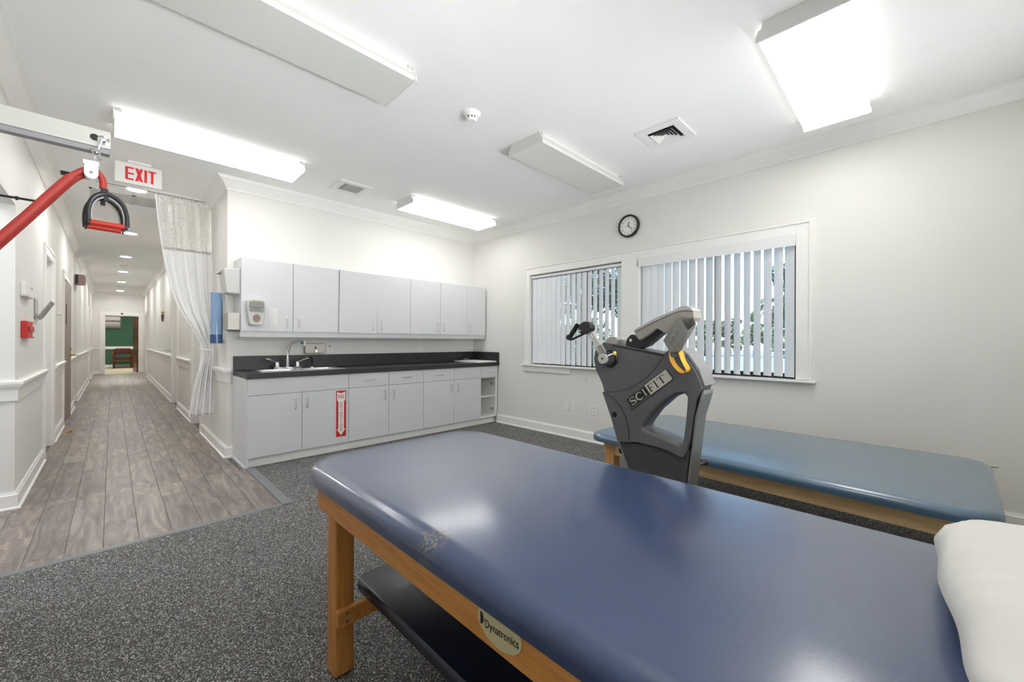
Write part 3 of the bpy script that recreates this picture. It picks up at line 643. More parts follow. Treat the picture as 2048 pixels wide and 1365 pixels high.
def base(x0, x1, fronts, label, open_=False):
    t = thing('base_cabinet', ((x0 + x1) / 2, 4.66, 0), label, 'cabinet', 'grey base cabinets under the counter')
    y0 = YBF + .02
    mb = MB().box(x0, x0 + .016, y0, YB, ZB0 if x0 > .9 else 0, ZB1).box(x1 - .016, x1, y0, YB, ZB0, ZB1).box(x0 + .016, x1 - .016, y0, YB, ZB0, ZB0 + .016).box(x0 + .016, x1 - .016, YB - .008, YB, ZB0, ZB1)
    if x1 - x0 > .5: mb.box((x0 + x1) / 2 - .008, (x0 + x1) / 2 + .008, y0, y0 + .3, ZB0, ZB1 - .16)
    mb.box(x0 + .016, x1 - .016, y0, y0 + .018, ZB1 - .03, ZB1).box(x0 + .016, x1 - .016, y0, y0 + .018, ZDR - .012, ZDR + .012)
    mb.build('body', M['cabin'] if open_ else M['cab'], t)
    MB().box(x0, x1, YBF + .065, YBF + .08, 0, ZB0).box(x0, x1, YBF + .052, YBF + .065, 0, .03).build('toe_kick', M['trim'], t)
    for (nm, a, b, z0, z1, hx, hz, ax) in fronts: front(t, nm, a, b, z0, z1, YBF, hx, hz, ax)
    return t
zt, zh, zd = ZB1, .568, .757
sinkb = base(.889, 1.834, [('false_front', .889, 1.834, ZDR, zt, None, None, 'z'), ('door', .889, 1.362, .093, ZDR, 1.302, zh, 'z'), ('door', 1.362, 1.834, .093, ZDR, 1.408, zh, 'z')], 'grey double-door sink base cabinet with red fire sign on it')
base(1.834, 2.782, [('drawer', 1.834, 2.308, ZDR, zt, 2.071, zd, 'x'), ('drawer', 2.308, 2.782, ZDR, zt, 2.545, zd, 'x'), ('door', 1.834, 2.308, .093, ZDR, 2.255, zh, 'z'), ('door', 2.308, 2.782, .093, ZDR, 2.36, zh, 'z')], 'grey base cabinet with two drawers right of the sink cabinet')
base(2.782, 3.73, [('drawer', 2.782, 3.256, ZDR, zt, 3.02, zd, 'x'), ('drawer', 3.256, 3.73, ZDR, zt, 3.493, zd, 'x'), ('door', 2.782, 3.256, .093, ZDR, 3.205, zh, 'z'), ('door', 3.256, 3.73, .093, ZDR, 3.31, zh, 'z')], 'grey base cabinet with two drawers left of the open cabinet')
oc = base(3.73, 4.038, [('drawer', 3.73, 4.018, ZDR, zt, 3.874, zd, 'x')], 'narrow corner base cabinet missing its door, white shelf showing', True)
MB().box(3.746, 4.022, YBF + .03, YB - .01, .385, .403).build('shelf', M['cabin'], oc)
MB().box(3.73, 4.038, YBF, YBF + .02, .093, .115).box(4.012, 4.038, YBF, YBF + .02, .10, ZB1).build('face_edge', M['cabin'], oc)
for z in (.20, .575):
    MB().box(4.0, 4.022, YBF + .04, YBF + .10, z - .012, z + .012).box(3.985, 4.0, YBF + .05, YBF + .07, z - .02, z + .02).build('hinge_plate', M['steel'], oc, bevel=.002)
MB().box(.879, .889, YBF + .02, YB, 0, ZB1).box(.868, .879, YBF + .03, YB, 0, .018).build('end_panel', M['cab'], sinkb)
# counter with a cut-out for the sink
SX0, SX1, SY0, SY1 = 1.00, 1.83, 4.42, 4.86
t = thing('countertop', (2.47, 4.64, .84), 'long charcoal laminate countertop with raised backsplash', 'countertop')
yc0 = 4.338; c0, c1 = .882, 4.058
MB().box(c0, SX0 + .02, yc0, YB, .838, .889).box(SX1 - .02, c1, yc0, YB, .838, .889).box(SX0 + .02, SX1 - .02, yc0, SY0 + .02, .838, .889).box(SX0 + .02, SX1 - .02, SY1 - .02, YB, .838, .889).build('slab', M['ctop'], t)
MB().box(c0, c1 - .02, YB - .02, YB, .889, 1.034).build('backsplash', M['ctop'], t, bevel=.002)
MB().box(c1 - .02, c1, yc0, YB, .84, 1.034).build('side_splash', M['ctop'], t, bevel=.002)
t = thing('sink', (1.41, 4.64, .889), 'stainless double-bowl sink set in the charcoal counter', 'sink')
mb = MB(); zr = .8935; bowls = [(1.045, 1.395), (1.435, 1.785)]; by0, by1 = 4.455, 4.745
mb.box(SX0, SX1, SY0, by0, .889, zr).box(SX0, SX1, by1, SY1, .889, zr).box(SX0, bowls[0][0], by0, by1, .889, zr).box(bowls[0][1], bowls[1][0], by0, by1, .889, zr).box(bowls[1][1], SX1, by0, by1, .889, zr)
mb.box(SX0, SX1, SY0, SY0 + .008, .889, zr + .004).box(SX0, SX0 + .008, SY0, SY1, .889, zr + .004).box(SX1 - .008, SX1, SY0, SY1, .889, zr + .004)
mb.build('rim', M['sinksteel'], t, bevel=.002)
for a, b in bowls:
    o = rrect(a, b, by0, by1, .04, 4); n = len(o); cx = (a + b) / 2; cy = (by0 + by1) / 2
    v = [(x, y, zr) for x, y in o] + [(cx + (x - cx) * .94, cy + (y - cy) * .94, .74) for x, y in o]
    mb = MB(); mb.add(v, [(i, (i + 1) % n, n + (i + 1) % n, n + i) for i in range(n)] + [tuple(range(n, 2 * n))]); bo = mb.build('bowl', M['sinksteel'], t, smooth=True, angle=50)
    MB().lathe([(.04, 0), (.04, .003), (.03, .001)], (cx, cy, .7405), 'z', 16).build('drain', M['chrome'], bo)
t = thing('faucet', (1.35, 4.80, zr), 'chrome gooseneck sink faucet with two wing handles', 'faucet')
MB().prism(rrect(1.215, 1.485, 4.772, 4.828, .026, 5), 'z', zr, zr + .02).build('base_plate', M['chrome'], t, smooth=True, bevel=.003)
neck = [(1.35, 4.80, zr + .02), (1.35, 4.80, zr + .1), (1.352, 4.80, 1.06), (1.358, 4.795, 1.10), (1.375, 4.785, 1.14), (1.405, 4.77, 1.170), (1.44, 4.755, 1.182), (1.475, 4.74, 1.178), (1.49, 4.735, 1.172)]
MB().tube(catmull(neck, 4), .0115, 12).tube([(1.35, 4.8, zr + .02), (1.35, 4.8, zr + .11)], .016, 12).build('spout', M['chrome'], t, smooth=True)
MB().tube([(1.462, 4.745, 1.18), (1.495, 4.732, 1.172)], .016, 12).build('aerator', mat('teal_tape', '#3d7f90', .5), t)
MB().tube([(1.498, 4.73, 1.195), (1.498, 4.73, 1.14)], .012, 10).build('nozzle', M['white'], t)
for sx in (-1, 1):
    cx = 1.35 + sx * .10
    h = MB().lathe([(.022, 0), (.02, .03), (.017, .05), (.012, .058)], (cx, 4.80, zr + .02), 'z', 14); h.tube([(cx, 4.80, zr + .066), (cx + sx * .04, 4.795, zr + .085), (cx + sx * .085, 4.785, zr + .105), (cx + sx * .115, 4.78, zr + .11)], [.011, .009, .016, .011], 10, flat=.6)
    h.build('wing_handle', M['chrome'], t, smooth=True)
t = thing('sink_sprayer', (1.60, 4.80, zr), 'black side sprayer standing at back of the sink', 'sprayer')
MB().lathe([(.02, 0), (.018, .01), (.012, .014)], (1.60, 4.80, zr), 'z', 14).build('collar', M['chrome'], t, smooth=True)
MB().tube([(1.60, 4.80, zr + .012), (1.60, 4.80, zr + .06), (1.598, 4.797, zr + .085), (1.59, 4.788, zr + .11), (1.565, 4.78, zr + .118)], [.011, .011, .012, .016, .017], 10).build('spray_head', M['dark'], t, smooth=True)
# loose cabinet door on the counter
ld = Matrix.Translation((3.83, 4.64, .8895)) @ Matrix.Rotation(R(0), 4, 'Z')
t = thing('cabinet_door', (3.83, 4.64, .8895), 'loose pale cabinet door lying flat on the counter corner', 'door panel')
mb = MB(); mb.X = ld; mb.box(-.18, .195, -.275, .255, 0, .019); mb.build('panel', M['cabin'], t, bevel=.0015)
mb = MB(); mb.X = ld; mb.tube([(-.135, -.02, .019), (-.135, -.02, .043), (-.13, -.02, .048), (-.13, .07, .048), (-.135, .075, .043), (-.135, .075, .019)], .0042, 8); mb.build('handle', M['chrome'], t)
YB += .004
# soap dispensers
t = thing('soap_dispenser', (1.66, YB, 1.04), 'stainless horizontal soap dispenser on the wall above the sink', 'soap dispenser')
MB().prism(rrect(1.555, 1.775, 1.05, 1.166, .02, 4), 'y', YB - .065, YB).build('tank', M['steel'], t, bevel=.006)
MB().lathe([(.012, 0), (.012, -.004)], (1.665, YB - .065, 1.115), 'y', 16).build('sight_window', M['dark'], t)
MB().lathe([(.006, 0), (.012, -.02), (.012, -.03)], (1.665, YB - .06, 1.075), 'y', 12).build('push_valve', M['chrome'], t, smooth=True)
t = thing('hand_soap_pump', (1.005, YU, 1.33), 'grey and white push soap dispenser stuck on the cabinet door', 'soap dispenser')
bodyp = [(.925, 1.585), (.945, 1.595), (1.0, 1.6), (1.055, 1.597), (1.075, 1.585), (1.085, 1.53), (1.078, 1.45), (1.062, 1.36), (1.045, 1.345), (.965, 1.345), (.948, 1.36), (.932, 1.45), (.922, 1.53)]
MB().prism(bodyp, 'y', YU - .075, YU).build('case', M['lgrey'], t, bevel=.008, seg=3)
MB().prism([(.945, 1.575), (.97, 1.583), (1.04, 1.583), (1.062, 1.575), (1.066, 1.52), (1.0, 1.512), (.94, 1.52)], 'y', YU - .095, YU - .074).build('push_lever', M['console'], t, bevel=.006)
MB().lathe([(.032, 0), (.032, -.003)], (1.003, YU - .0745, 1.415), 'y', 20, sy=1.25).build('window', mat('brown_window', '#7a6558', .3), t)
MB().prism([(.935, 1.51), (1.072, 1.51), (1.06, 1.475), (.948, 1.475)], 'y', YU - .0775, YU - .074).build('painted_shade_strip', M['mgrey'], t)  # solid grey strip paints the shade under the push lever
t = thing('paper_notice', (1.165, YU - .001, 1.34), 'small white ruled paper taped to cabinet door beside soap pump', 'paper')
MB().box(1.128, 1.205, YU - .0012, YU - .0002, 1.343, 1.527).build('sheet', M['paper'], t)
mb = MB()
for k in range(11): mb.box(1.136, 1.18, YU - .0016, YU - .0012, 1.352 + k * .0145, 1.3545 + k * .0145); mb.box(1.188, 1.198, YU - .0016, YU - .0012, 1.352 + k * .0145, 1.3545 + k * .0145)
mb.build('ruled_lines', M['greyink'], t)
# fire extinguisher sign
t = thing('fire_sign', (1.753, YBF, .168), 'red and white FIRE EXTINGUISHER arrow sticker on the cabinet door', 'sign')
MB().box(1.70, 1.806, YBF - .0012, YBF - .0001, .165, .66).build('backing', M['signred'], t)
a = [(1.709, .647), (1.753, .63), (1.797, .647), (1.797, .56), (1.783, .545), (1.783, .245), (1.797, .245), (1.753, .18), (1.709, .245), (1.723, .245), (1.723, .545), (1.709, .56)]
b = MB()
for p in ([(1.709, .647), (1.753, .63), (1.753, .56), (1.709, .56)], [(1.753, .63), (1.797, .647), (1.797, .56), (1.753, .56)], [(1.709, .56), (1.797, .56), (1.783, .54), (1.723, .54)], [(1.723, .54), (1.783, .54), (1.783, .247), (1.723, .247)], [(1.706, .247), (1.80, .247), (1.753, .178)]): b.prism(p, 'y', YBF - .0018, YBF - .0011)
b.build('arrow', M['paper'], t)
mb = text_mb('FIRE', .062, (1.753, YBF - .0022, .592), (1, 0, 0), (0, 0, 1), .0003, sx=.62)
mb.build('lettering', M['signred'], t)
mb = MB()
for k, ch in enumerate('EXTINGUISHER'): text_mb(ch, .033, (1.753, YBF - .0022, .522 - k * .0262), (1, 0, 0), (0, 0, 1), .0003, sx=1.25, mb=mb)
mb.build('lettering', mat('sign_dark_red', '#7d1512', .45), t)
# outlets on the back wall
def outlet(name, c, nrm, w, h, label, cat='outlet', gang=1, blank=False, group=None):
    t = thing(name, c, label, cat, group); cx, cy, cz = c
    def B(mb, a0, a1, z0, z1, d0, d1):
        if nrm == 'y': mb.box(cx + a0, cx + a1, cy - d1, cy - d0, cz + z0, cz + z1)
        elif nrm == 'x': mb.box(cx - d1, cx - d0, cy + a0, cy + a1, cz + z0, cz + z1)
        else: mb.box(cx + d0, cx + d1, cy + a0, cy + a1, cz + z0, cz + z1)
        return mb
    B(MB(), -w / 2, w / 2, -h / 2, h / 2, 0, .006).build('plate', M['white'], t, bevel=.002)
    if blank: return t
    for g in range(gang):
        ox = 0 if gang == 1 else (-.023 + .046 * g)
        for dz in (-.02, .02):
            s_ = B(MB(), ox - .016, ox + .016, dz - .013, dz + .013, .006, .008).build('socket', M['white'], t, bevel=.002)
            m2 = MB()
            for dx in (-.006, .006): B(m2, ox + dx - .0012, ox + dx + .0012, dz - .002, dz + .007, .008, .0085)
            B(m2, ox - .002, ox + .002, dz - .009, dz - .005, .008, .0085); m2.build('slots', M['ink'], s_)
    return t
o1 = outlet('wall_outlet', (1.846, YB, 1.112), 'y', .074, .118, 'white wall outlet with a plug beside the stainless soap dispenser')
MB().box(1.832, 1.86, YB - .035, YB - .008, 1.12, 1.145).build('plug', M['lgrey'], o1, bevel=.004)
MB().tube(catmull([(1.846, YB - .034, 1.14), (1.85, YB - .05, 1.17), (1.835, YB - .04, 1.20), (1.838, YB - .03, 1.235)], 4), .003, 6).build('cord', M['white'], o1)
outlet('wall_outlet', (3.082, YB, 1.118), 'y', .076, .12, 'empty white wall outlet above middle of the backsplash')
outlet('wall_outlet', (XR, 2.70, .386), 'x', .116, .116, 'white four-socket outlet low on the window wall', gang=2)
outlet('blank_wall_plate', (XR, 3.09, .388), 'x', .072, .116, 'blank white wall plate low under the window, corner side', 'wall plate', blank=True, group='blank plates under the window')
outlet('blank_wall_plate', (XR, 2.995, .386), 'x', .072, .116, 'blank white wall plate low under the window, machine side', 'wall plate', blank=True, group='blank plates under the window')
# dispensers on the end of the wall cabinet
t = thing('towel_dispenser', (.889, 4.79, 1.65), 'pale grey paper dispenser with lipped top on end of wall cabinets', 'dispenser')
MB().prism([(.755, 1.885), (.80, 1.895), (.888, 1.90), (.888, 1.652), (.80, 1.655), (.778, 1.66)], 'y', 4.66, 4.92).build('case', M['lgrey'], t, bevel=.006)
MB().prism([(.735, 1.86), (.755, 1.888), (.80, 1.895), (.80, 1.87), (.755, 1.858)], 'y', 4.80, 4.94).build('lip', M['mgrey'], t, bevel=.003)
t = thing('steel_towel_box', (.889, 4.74, 1.285), 'brushed steel dispenser box on lower end of wall cabinets', 'dispenser')
MB().box(.788, .887, 4.66, 4.86, 1.30, 1.465).build('case', M['steel'], t, bevel=.003)
MB().prism([(.80, 1.30), (.884, 1.30), (.884, 1.284), (.83, 1.284)], 'y', 4.665, 4.85).build('lower_tray', M['dark'], t)
t = thing('cup_dispenser', (XH, 5.12, 1.18), 'blue translucent tube dispenser on the wall beside the curtain', 'dispenser')
MB().lathe([(.050, 0), (.050, .42), (.056, .435), (.048, .44), (.046, .43), (.045, .002)], (XH - .062, 5.12, 1.25), 'z', 20).build('tube', M['bluecl'], t, smooth=True)
MB().lathe([(.052, 0), (.053, .09), (.051, .092)], (XH - .062, 5.12, 1.165), 'z', 20).build('lower_collar', mat('blue_collar', '#3f66a0', .15, trans=.3), t, smooth=True)
MB().box(XH - .014, XH, 5.08, 5.16, 1.20, 1.60).build('bracket', M['lgrey'], t)

# ------------------------------------------------------------------ wall clock
cy, cz, cr = 2.236, 2.478, .125
t = thing('wall_clock', (XR, cy, cz), 'round black-rimmed wall clock above the windows', 'clock')
MB().lathe([(cr * .8, 0), (cr, -.004), (cr, -.03), (cr * .93, -.042), (cr * .84, -.034), (cr * .82, -.02)], (XR, cy, cz), 'x', 40).build('rim', M['dark'], t, smooth=True, angle=40)
MB().lathe([(cr * .83, -.021), (cr * .83, -.024)], (XR, cy, cz), 'x', 40).build('face', M['paper'], t)
mb = MB(); xf = XR - .0245
for k in range(1, 13):
    a_ = R(90 - 30 * k); r_ = cr * .64; text_mb(str(k), .028, (xf, cy - r_ * math.cos(a_), cz + r_ * math.sin(a_)), (0, -1, 0), (0, 0, 1), .0003, mb=mb)
for k in range(60):
    a_ = R(6 * k); w = .0012 if k % 5 else .002; r0 = cr * .77; p = Vector((-math.cos(a_), math.sin(a_))); n_ = Vector((-p.y, p.x)); c_ = Vector((cy, cz))
    mb.prism([tuple(c_ + p * r0 + n_ * w / 2), tuple(c_ + p * cr * .81 + n_ * w / 2), tuple(c_ + p * cr * .81 - n_ * w / 2), tuple(c_ + p * r0 - n_ * w / 2)], 'x', xf - .0005, xf)
mb.build('numerals', M['ink'], t)
def hand(ang, L, w, x): 
    d = Vector((-math.sin(R(ang)), math.cos(R(ang)))); n_ = Vector((-d.y, d.x)); c_ = Vector((cy, cz))
    return MB().prism([tuple(c_ - d * .012 + n_ * w), tuple(c_ + d * L * .7 + n_ * w * 1.3), tuple(c_ + d * L), tuple(c_ + d * L * .7 - n_ * w * 1.3), tuple(c_ - d * .012 - n_ * w)], 'x', x - .001, x)
hand(11, cr * .42, .0034, xf - .002).build('hour_hand', M['ink'], t)
hand(132, cr * .66, .0024, xf - .0035).build('minute_hand', M['ink'], t)
hand(255, cr * .5, .0008, xf - .005).build('second_hand', M['mgrey'], t)
MB().lathe([(.005, 0), (.005, -.008)], (xf, cy, cz), 'x', 12).build('hub', M['ink'], t)
# small marks on the window wall
tag(MB().lathe([(.006, 0), (.006, -.002)], (XR, 2.803, .74), 'x', 10).build('wall_anchor', M['ink']), 'small dark screw hole in the wall under the sill', 'screw')
tag(MB().strip([(-.26, .40), (-.31, .397), (-.345, .392), (-.385, .395)], [.006, .005, .002, .001], 'x', XR - .002, .002).build('wall_scuff', M['ink']), 'dark torn scuff on the wall past the far table corner', 'scuff')

# ------------------------------------------------------------------ vertical blinds
def blind(n, y0, y1, x, ztop, zbot, valance, fracs, label, yleft):
    t = thing('vertical_blind', (x, (y0 + y1) / 2, zbot), label, 'blind', None)
    if valance: MB().box(XR - .03, XR - .026, y0, yleft, 2.008, 2.098).box(XR - .03, XR + .0, yleft - .004, yleft, 2.008, 2.098).build('valance', M['vane'], t)
    MB().box(x - .02, x + .02, y0 + .005, y1 - .005, ztop, ztop + .03).build('head_rail', M['white'], t, bevel=.003)
    k = len(fracs); pitch = (y1 - y0 - .03) / k
    for i, g in enumerate(fracs):
        yc = y1 - .02 - pitch * (i + .5); s = yc / XR; w = .089
        want = min(g * pitch / w, math.sqrt(1 + s * s) * .999)
        a = math.acos(max(-1, min(1, want / math.sqrt(1 + s * s)))) - math.atan(s)    # cos(a) - s*sin(a) = want
        if a < -R(12) : a = -R(12)
        if not g: a = R(2)
        dy, dx = math.cos(a), math.sin(a); P = []
        for j in range(5):
            u = (j / 4 - .5) * w; bow = .004 * (1 - (2 * j / 4 - 1) ** 2); P.append((x + u * dx - bow * dy, yc + u * dy + bow * dx))
        Q = [(a_ + .0014 * dy, b_ - .0014 * dx) for a_, b_ in reversed(P)]
        MB().prism(P + Q, 'z', zbot + random.uniform(0, .006), ztop - .012).build('slat', M['vane'], t)
        MB().box(x - .004, x + .004, yc - .006, yc + .006, ztop - .013, ztop).build('carrier_clip', M['mgrey'], t)
    return t
blind(1, W1[0], W1[1], XR + .025, 2.055, .900, False, [1.04] * 5 + [.98, .92, .84, .86, .84, .95, .74, .70, .68, .66, .64, .66], 'white vertical blind on the window nearer the cabinets', W1[1])
blind(2, W2[0], W2[1], XR + .025, 2.055, .902, True, [1.02, 1.0, .98, .95, .90, .88, .84, .82, .78, .70, .66, .66, .66, .70, .76, .82, .86], 'white vertical blind with valance on the window behind the exercise machine', 2.122)

# ------------------------------------------------------------------ treatment tables
def pad(mb_name, x0, x1, y0, y1, z0, z1, r, m, parent, edge=.03, crown=.006, xf=None):
    # upholstered slab: rounded-rectangle plan, rounded-over rim
    rows_ = [(-.012, z0), (-.002, z0), (0, z0 + (z1 - z0) * .2)]
    N = 6
    for k in range(N + 1):
        a_ = R(90 * k / N); rows_.append((edge * (1 - math.cos(a_)), z0 + (z1 - z0) * .45 + ((z1 - z0) * .55) * math.sin(a_)))
    rows_ += [(edge + .08, z1 + crown * .6), (edge + .2, z1 + crown)]
    mb = MB(); mb.X = xf; v = []; f = []; n = None
    for ins, z in rows_:
        q = max(ins, 0) if ins >= 0 else -ins
        if ins < 0: q = -ins
        L_ = rrect(x0 + q, x1 - q, y0 + q, y1 - q, max(.015, r - q), 7); n = len(L_); v += [(a_, b_, z) for a_, b_ in L_]
    for i in range(len(rows_) - 1):
        for k in range(n): l = (k + 1) % n; f.append((i * n + k, i * n + l, (i + 1) * n + l, (i + 1) * n + k))
    f += [tuple(range(n - 1, -1, -1)), tuple((len(rows_) - 1) * n + k for k in range(n))]
    mb.add(v, f); return mb.build(mb_name, m, parent, smooth=True, angle=60)
t = thing('treatment_table', (.96, .73, 0), 'navy vinyl treatment table with honey oak legs in the foreground', 'treatment table')
tx0, tx1, ty0, ty1 = .532, 1.42, -.30, 1.762
pad('padded_top', tx0, tx1, ty0, ty1, .655, .722, .17, M['navy'], t, edge=.055)
rx0, rx1, ry0, ry1 = .545, 1.39, -.24, 1.572
o = MB().box(rx0, rx0 + .013, ry0, ry1, .578, .655).build('side_rail', M['oak'], t, bevel=.003)
MB().lathe([(.006, 0), (.006, -.003)], (rx0, ry1 - .03, .62), 'x', 12).build('bolt_cap', M['chrome'], o)
MB().box(rx1 - .022, rx1, ry0, ry1, .578, .655).build('side_rail', M['oak'], t, bevel=.003)
MB().box(rx0 + .022, rx1 - .022, 1.512, 1.534, .578, .655).build('end_rail', M['oak'], t, bevel=.003)
MB().box(rx0 + .022, rx1 - .022, ry0 + .06, ry0 + .082, .578, .655).build('end_rail', M['oak'], t, bevel=.003)
for lx in (rx0 + .013, rx1 - .022 - .07):
    for ly in (1.437, -.16):
        l = MB().box(lx, lx + .07, ly, ly + .072, .004, .655).build('leg', M['oakv'], t, bevel=.008, seg=3)
        MB().lathe([(.022, 0), (.022, .005)], (lx + .035, ly + .036, 0), 'z', 14).build('foot_pad', M['dark'], l)
for ly in (1.415, -.088):
    c = MB().box(.560, 1.368, ly, ly + .022, .19, .25).build('cross_rail', M['oak'], t, bevel=.003)
    for z in (.207, .235): MB().lathe([(.005, 0), (.005, -.002)], (.592, ly, z), 'y', 10).build('bolt_cap', M['chrome'], c)
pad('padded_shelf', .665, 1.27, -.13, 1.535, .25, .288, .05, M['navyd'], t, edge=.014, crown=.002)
pts = [(.579 + .063 * math.cos(2 * math.pi * k / 36), .632 + .040 * math.sin(2 * math.pi * k / 36)) for k in range(36)]
b_ = MB().prism([(y, min(z, .6545)) for y, z in pts], 'x', rx0 - .003, rx0).build('badge', M['beige'], t)
text_mb('Dynatronics', .0235, (rx0 - .0034, .571, .626), (0, -1, .06), (0, .06, 1), .0003, sx=.84).build('lettering', M['ink'], b_)
MB().prism([(.633 - a_, b2) for a_, b2 in arc(0, .629, .010, .013, -90, 90, 10)], 'x', rx0 - .0036, rx0 - .003).build('emblem', M['ink'], b_)
# far table
t = thing('mat_table', (3.02, .74, 0), 'low slate-blue mat table with birch frame beside the window wall', 'treatment table')
fx = Matrix.Translation((3.1, .74, 0)) @ Matrix.Rotation(R(-2.9), 4, 'Z') @ Matrix.Translation((-3.1, -.74, 0))
pad('padded_top', 2.53, 3.735, -.29, 1.755, .452, .508, .14, M['teal'], t, edge=.045, xf=fx)
def fb(*a): mb = MB(); mb.X = fx; mb.box(*a); return mb
rr = fb(2.60, 2.62, -.20, 1.64, .358, .452).build('side_rail', M['birch'], t, bevel=.002)
fb(3.61, 3.63, -.18, 1.64, .365, .452).build('side_rail', M['birch'], t, bevel=.002)
fb(2.62, 3.61, 1.60, 1.62, .365, .452).build('end_rail', M['birch'], t, bevel=.002); fb(2.62, 3.61, -.16, -.14, .365, .452).build('end_rail', M['birch'], t, bevel=.002)
for lx in (2.615, 3.545):
    for ly in (1.545, -.19): fb(lx - .025 if ly > 0 else lx + .005, lx + .05 if ly > 0 else lx + .08, ly, ly + .075, 0, .452).build('leg', M['birchv'], t, bevel=.004)
mb = text_mb('Arm', .04, (2.599, 1.45, .395), (0, -1, 0), (0, 0, 1), .0003, align='LEFT', sx=.9)
mb.v = [(fx @ Vector(q))[:] for q in mb.v]; mb.build('lettering', M['ink'], rr)
mb = MB(); mb.X = fx; mb.lathe([(.023, 0), (.023, -.001)], (2.60, 1.485, .402), 'x', 18); mb.build('emblem', M['ink'], rr)
# pillow
def pillow():
    N_, K_ = 44, 30; v = []; f = []; a, b, h = .375, .205, .064; cx, cy2, cz2 = .985, -.240, .734
    for side in (1, -1):
        for j in range(K_ + 1):
            for i in range(N_ + 1):
                u = i / N_ * 2 - 1; w = j / K_ * 2 - 1
                e = max(0, 1 - abs(u) ** 3.2) ** .5 * max(0, 1 - abs(w) ** 3.2) ** .5
                px = u * a * (1 - .16 * w ** 4); py = w * b * (1 - .14 * u ** 6) + .04 * u * a
                wr = .008 * math.sin(9 * u + 5 * w * w) * math.sin(7 * w + 1) + .004 * math.sin(23 * w + 11 * u) * (abs(w) ** 2) + .003 * math.sin(31 * u - 8 * w) * abs(u) ** 2 + .007 * math.exp(-((abs(w) - .86) / .16) ** 2) * math.sin(24 * u + 3 * math.sin(6 * u))
                z = h * e * (1.25 if side > 0 else .78) + wr * e * (1 if side > 0 else .2)
                v.append((cx + px, cy2 + py + .004 * math.sin(7 * u + 1) * abs(w) ** 3, cz2 + h * .78 + side * z))
    n = N_ + 1; m_ = n * (K_ + 1)
    for s_ in (0, 1):
        for j in range(K_):
            for i in range(N_):
                q = s_ * m_ + j * n + i; f.append((q, q + 1, q + n + 1, q + n))
    mb = MB(); mb.add(v, f); o = mb.build('pillow', [M['pillow']], smooth=True, angle=180)
    import bmesh
    bm = bmesh.new(); bm.from_mesh(o.data); bmesh.ops.remove_doubles(bm, verts=bm.verts, dist=.0004); bmesh.ops.recalc_face_normals(bm, faces=bm.faces); bm.to_mesh(o.data); bm.free()
    tag(o, 'white pillow lying on the near end of the navy table', 'pillow')
pillow()

# ------------------------------------------------------------------ upper-body exercise machine
t = thing('exercise_machine', (1.94, .9, 0), 'grey arm-crank exercise machine standing between the two tables', 'exercise machine')
X0 = 1.85
BODY = [(1.116, 1.188), (.836, 1.143), (.816, 1.161), (.775, 1.157), (.741, 1.131), (.696, 1.07), (.665, 1.001), (.67, .99), (.692, .939), (.704, .865), (.717, .764), (.734, .690), (.745, .674), (.76, .67), (.814, .689), (.879, .697), (.978, .7), (1.067, .682), (1.082, .683), (1.123, .808), (1.173, .928), (1.162, .935), (1.173, .973), (1.193, 1.011), (1.214, 1.045), (1.227, 1.104), (1.219, 1.148), (1.197, 1.175), (1.165, 1.195)]
HOLE = [(.945, .778), (.932, .805), (.887, .868), (.815, .936), (.774, .957), (.744, .963), (.731, .948), (.733, .908), (.74, .827), (.748, .755), (.754, .732), (.773, .727), (.843, .748), (.916, .763), (.941, .768)]
def resample(P, n, start):
    P = [Vector(p) for p in P]; k0 = min(range(len(P)), key=lambda i: (P[i] - Vector(start)).length); P = P[k0:] + P[:k0]
    Q = P + [P[0]]; L_ = [0]
    for a_, b2 in zip(Q, Q[1:]): L_.append(L_[-1] + (b2 - a_).length)
    out = []
    for k in range(n):
        d_ = L_[-1] * k / n
        for i in range(len(L_) - 1):
            if L_[i + 1] >= d_: out.append(tuple(Q[i].lerp(Q[i + 1], (d_ - L_[i]) / max(1e-9, L_[i + 1] - L_[i])))); break
    return out
# connect outline and hole by angle about the hole centre so rings do not twist
hc = Vector((.815, .84))
def by_angle(P, n):
    out = []; P = [Vector(p) for p in P]; m_ = len(P)
    for k in range(n):
        a_ = 2 * math.pi * k / n; d_ = Vector((math.cos(a_), math.sin(a_))); best = None
        for i in range(m_):
            p, q = P[i] - hc, P[(i + 1) % m_] - hc; e = q - p; den = d_.x * e.y - d_.y * e.x
            if abs(den) < 1e-12: continue
            tt = (p.x * e.y - p.y * e.x) / den; uu = (p.x * d_.y - p.y * d_.x) / den
            if tt > 0 and -1e-9 <= uu <= 1 + 1e-9 and (best is None or tt > best): best = tt
        out.append(tuple(hc + d_ * (best if best else .02)))
    return out
NA = 140
bi = by_angle(HOLE, NA)
# outer ring of the shell: angular samples plus exact corner points
bo_ = by_angle(BODY, NA)
for c in BODY:
    v_ = Vector(c) - hc; k = round(math.atan2(v_.y, v_.x) / (2 * math.pi) * NA) % NA
    if (Vector(bo_[k]) - Vector(c)).length < .02: bo_[k] = c
def scale_in(P, d):
    n = len(P); out = []
    for i in range(n):
        a_ = Vector(P[i - 1]); b2 = Vector(P[(i + 1) % n]); e = (b2 - a_)
        if e.length < 1e-9: out.append(P[i]); continue
        e.normalize(); out.append(tuple(Vector(P[i]) + Vector((-e.y, e.x)) * d))
    return out
mb = MB(); v = []; f = []
sec = []                                                  # loops across the shell thickness, outside then through the hole
inn = scale_in(bi, -.016)                                 # lip of the hole, away from the opening
TH = .13
loops = [(inn, X0 + .002), (bo_, X0), (bo_, X0 + TH), (inn, X0 + TH - .002), (scale_in(bi, -.006), X0 + TH - .004), (bi, X0 + TH - .014), (bi, X0 + .014), (scale_in(bi, -.006), X0 + .004)]
for L_, x_ in loops: v += [(x_, p[0], p[1]) for p in L_]
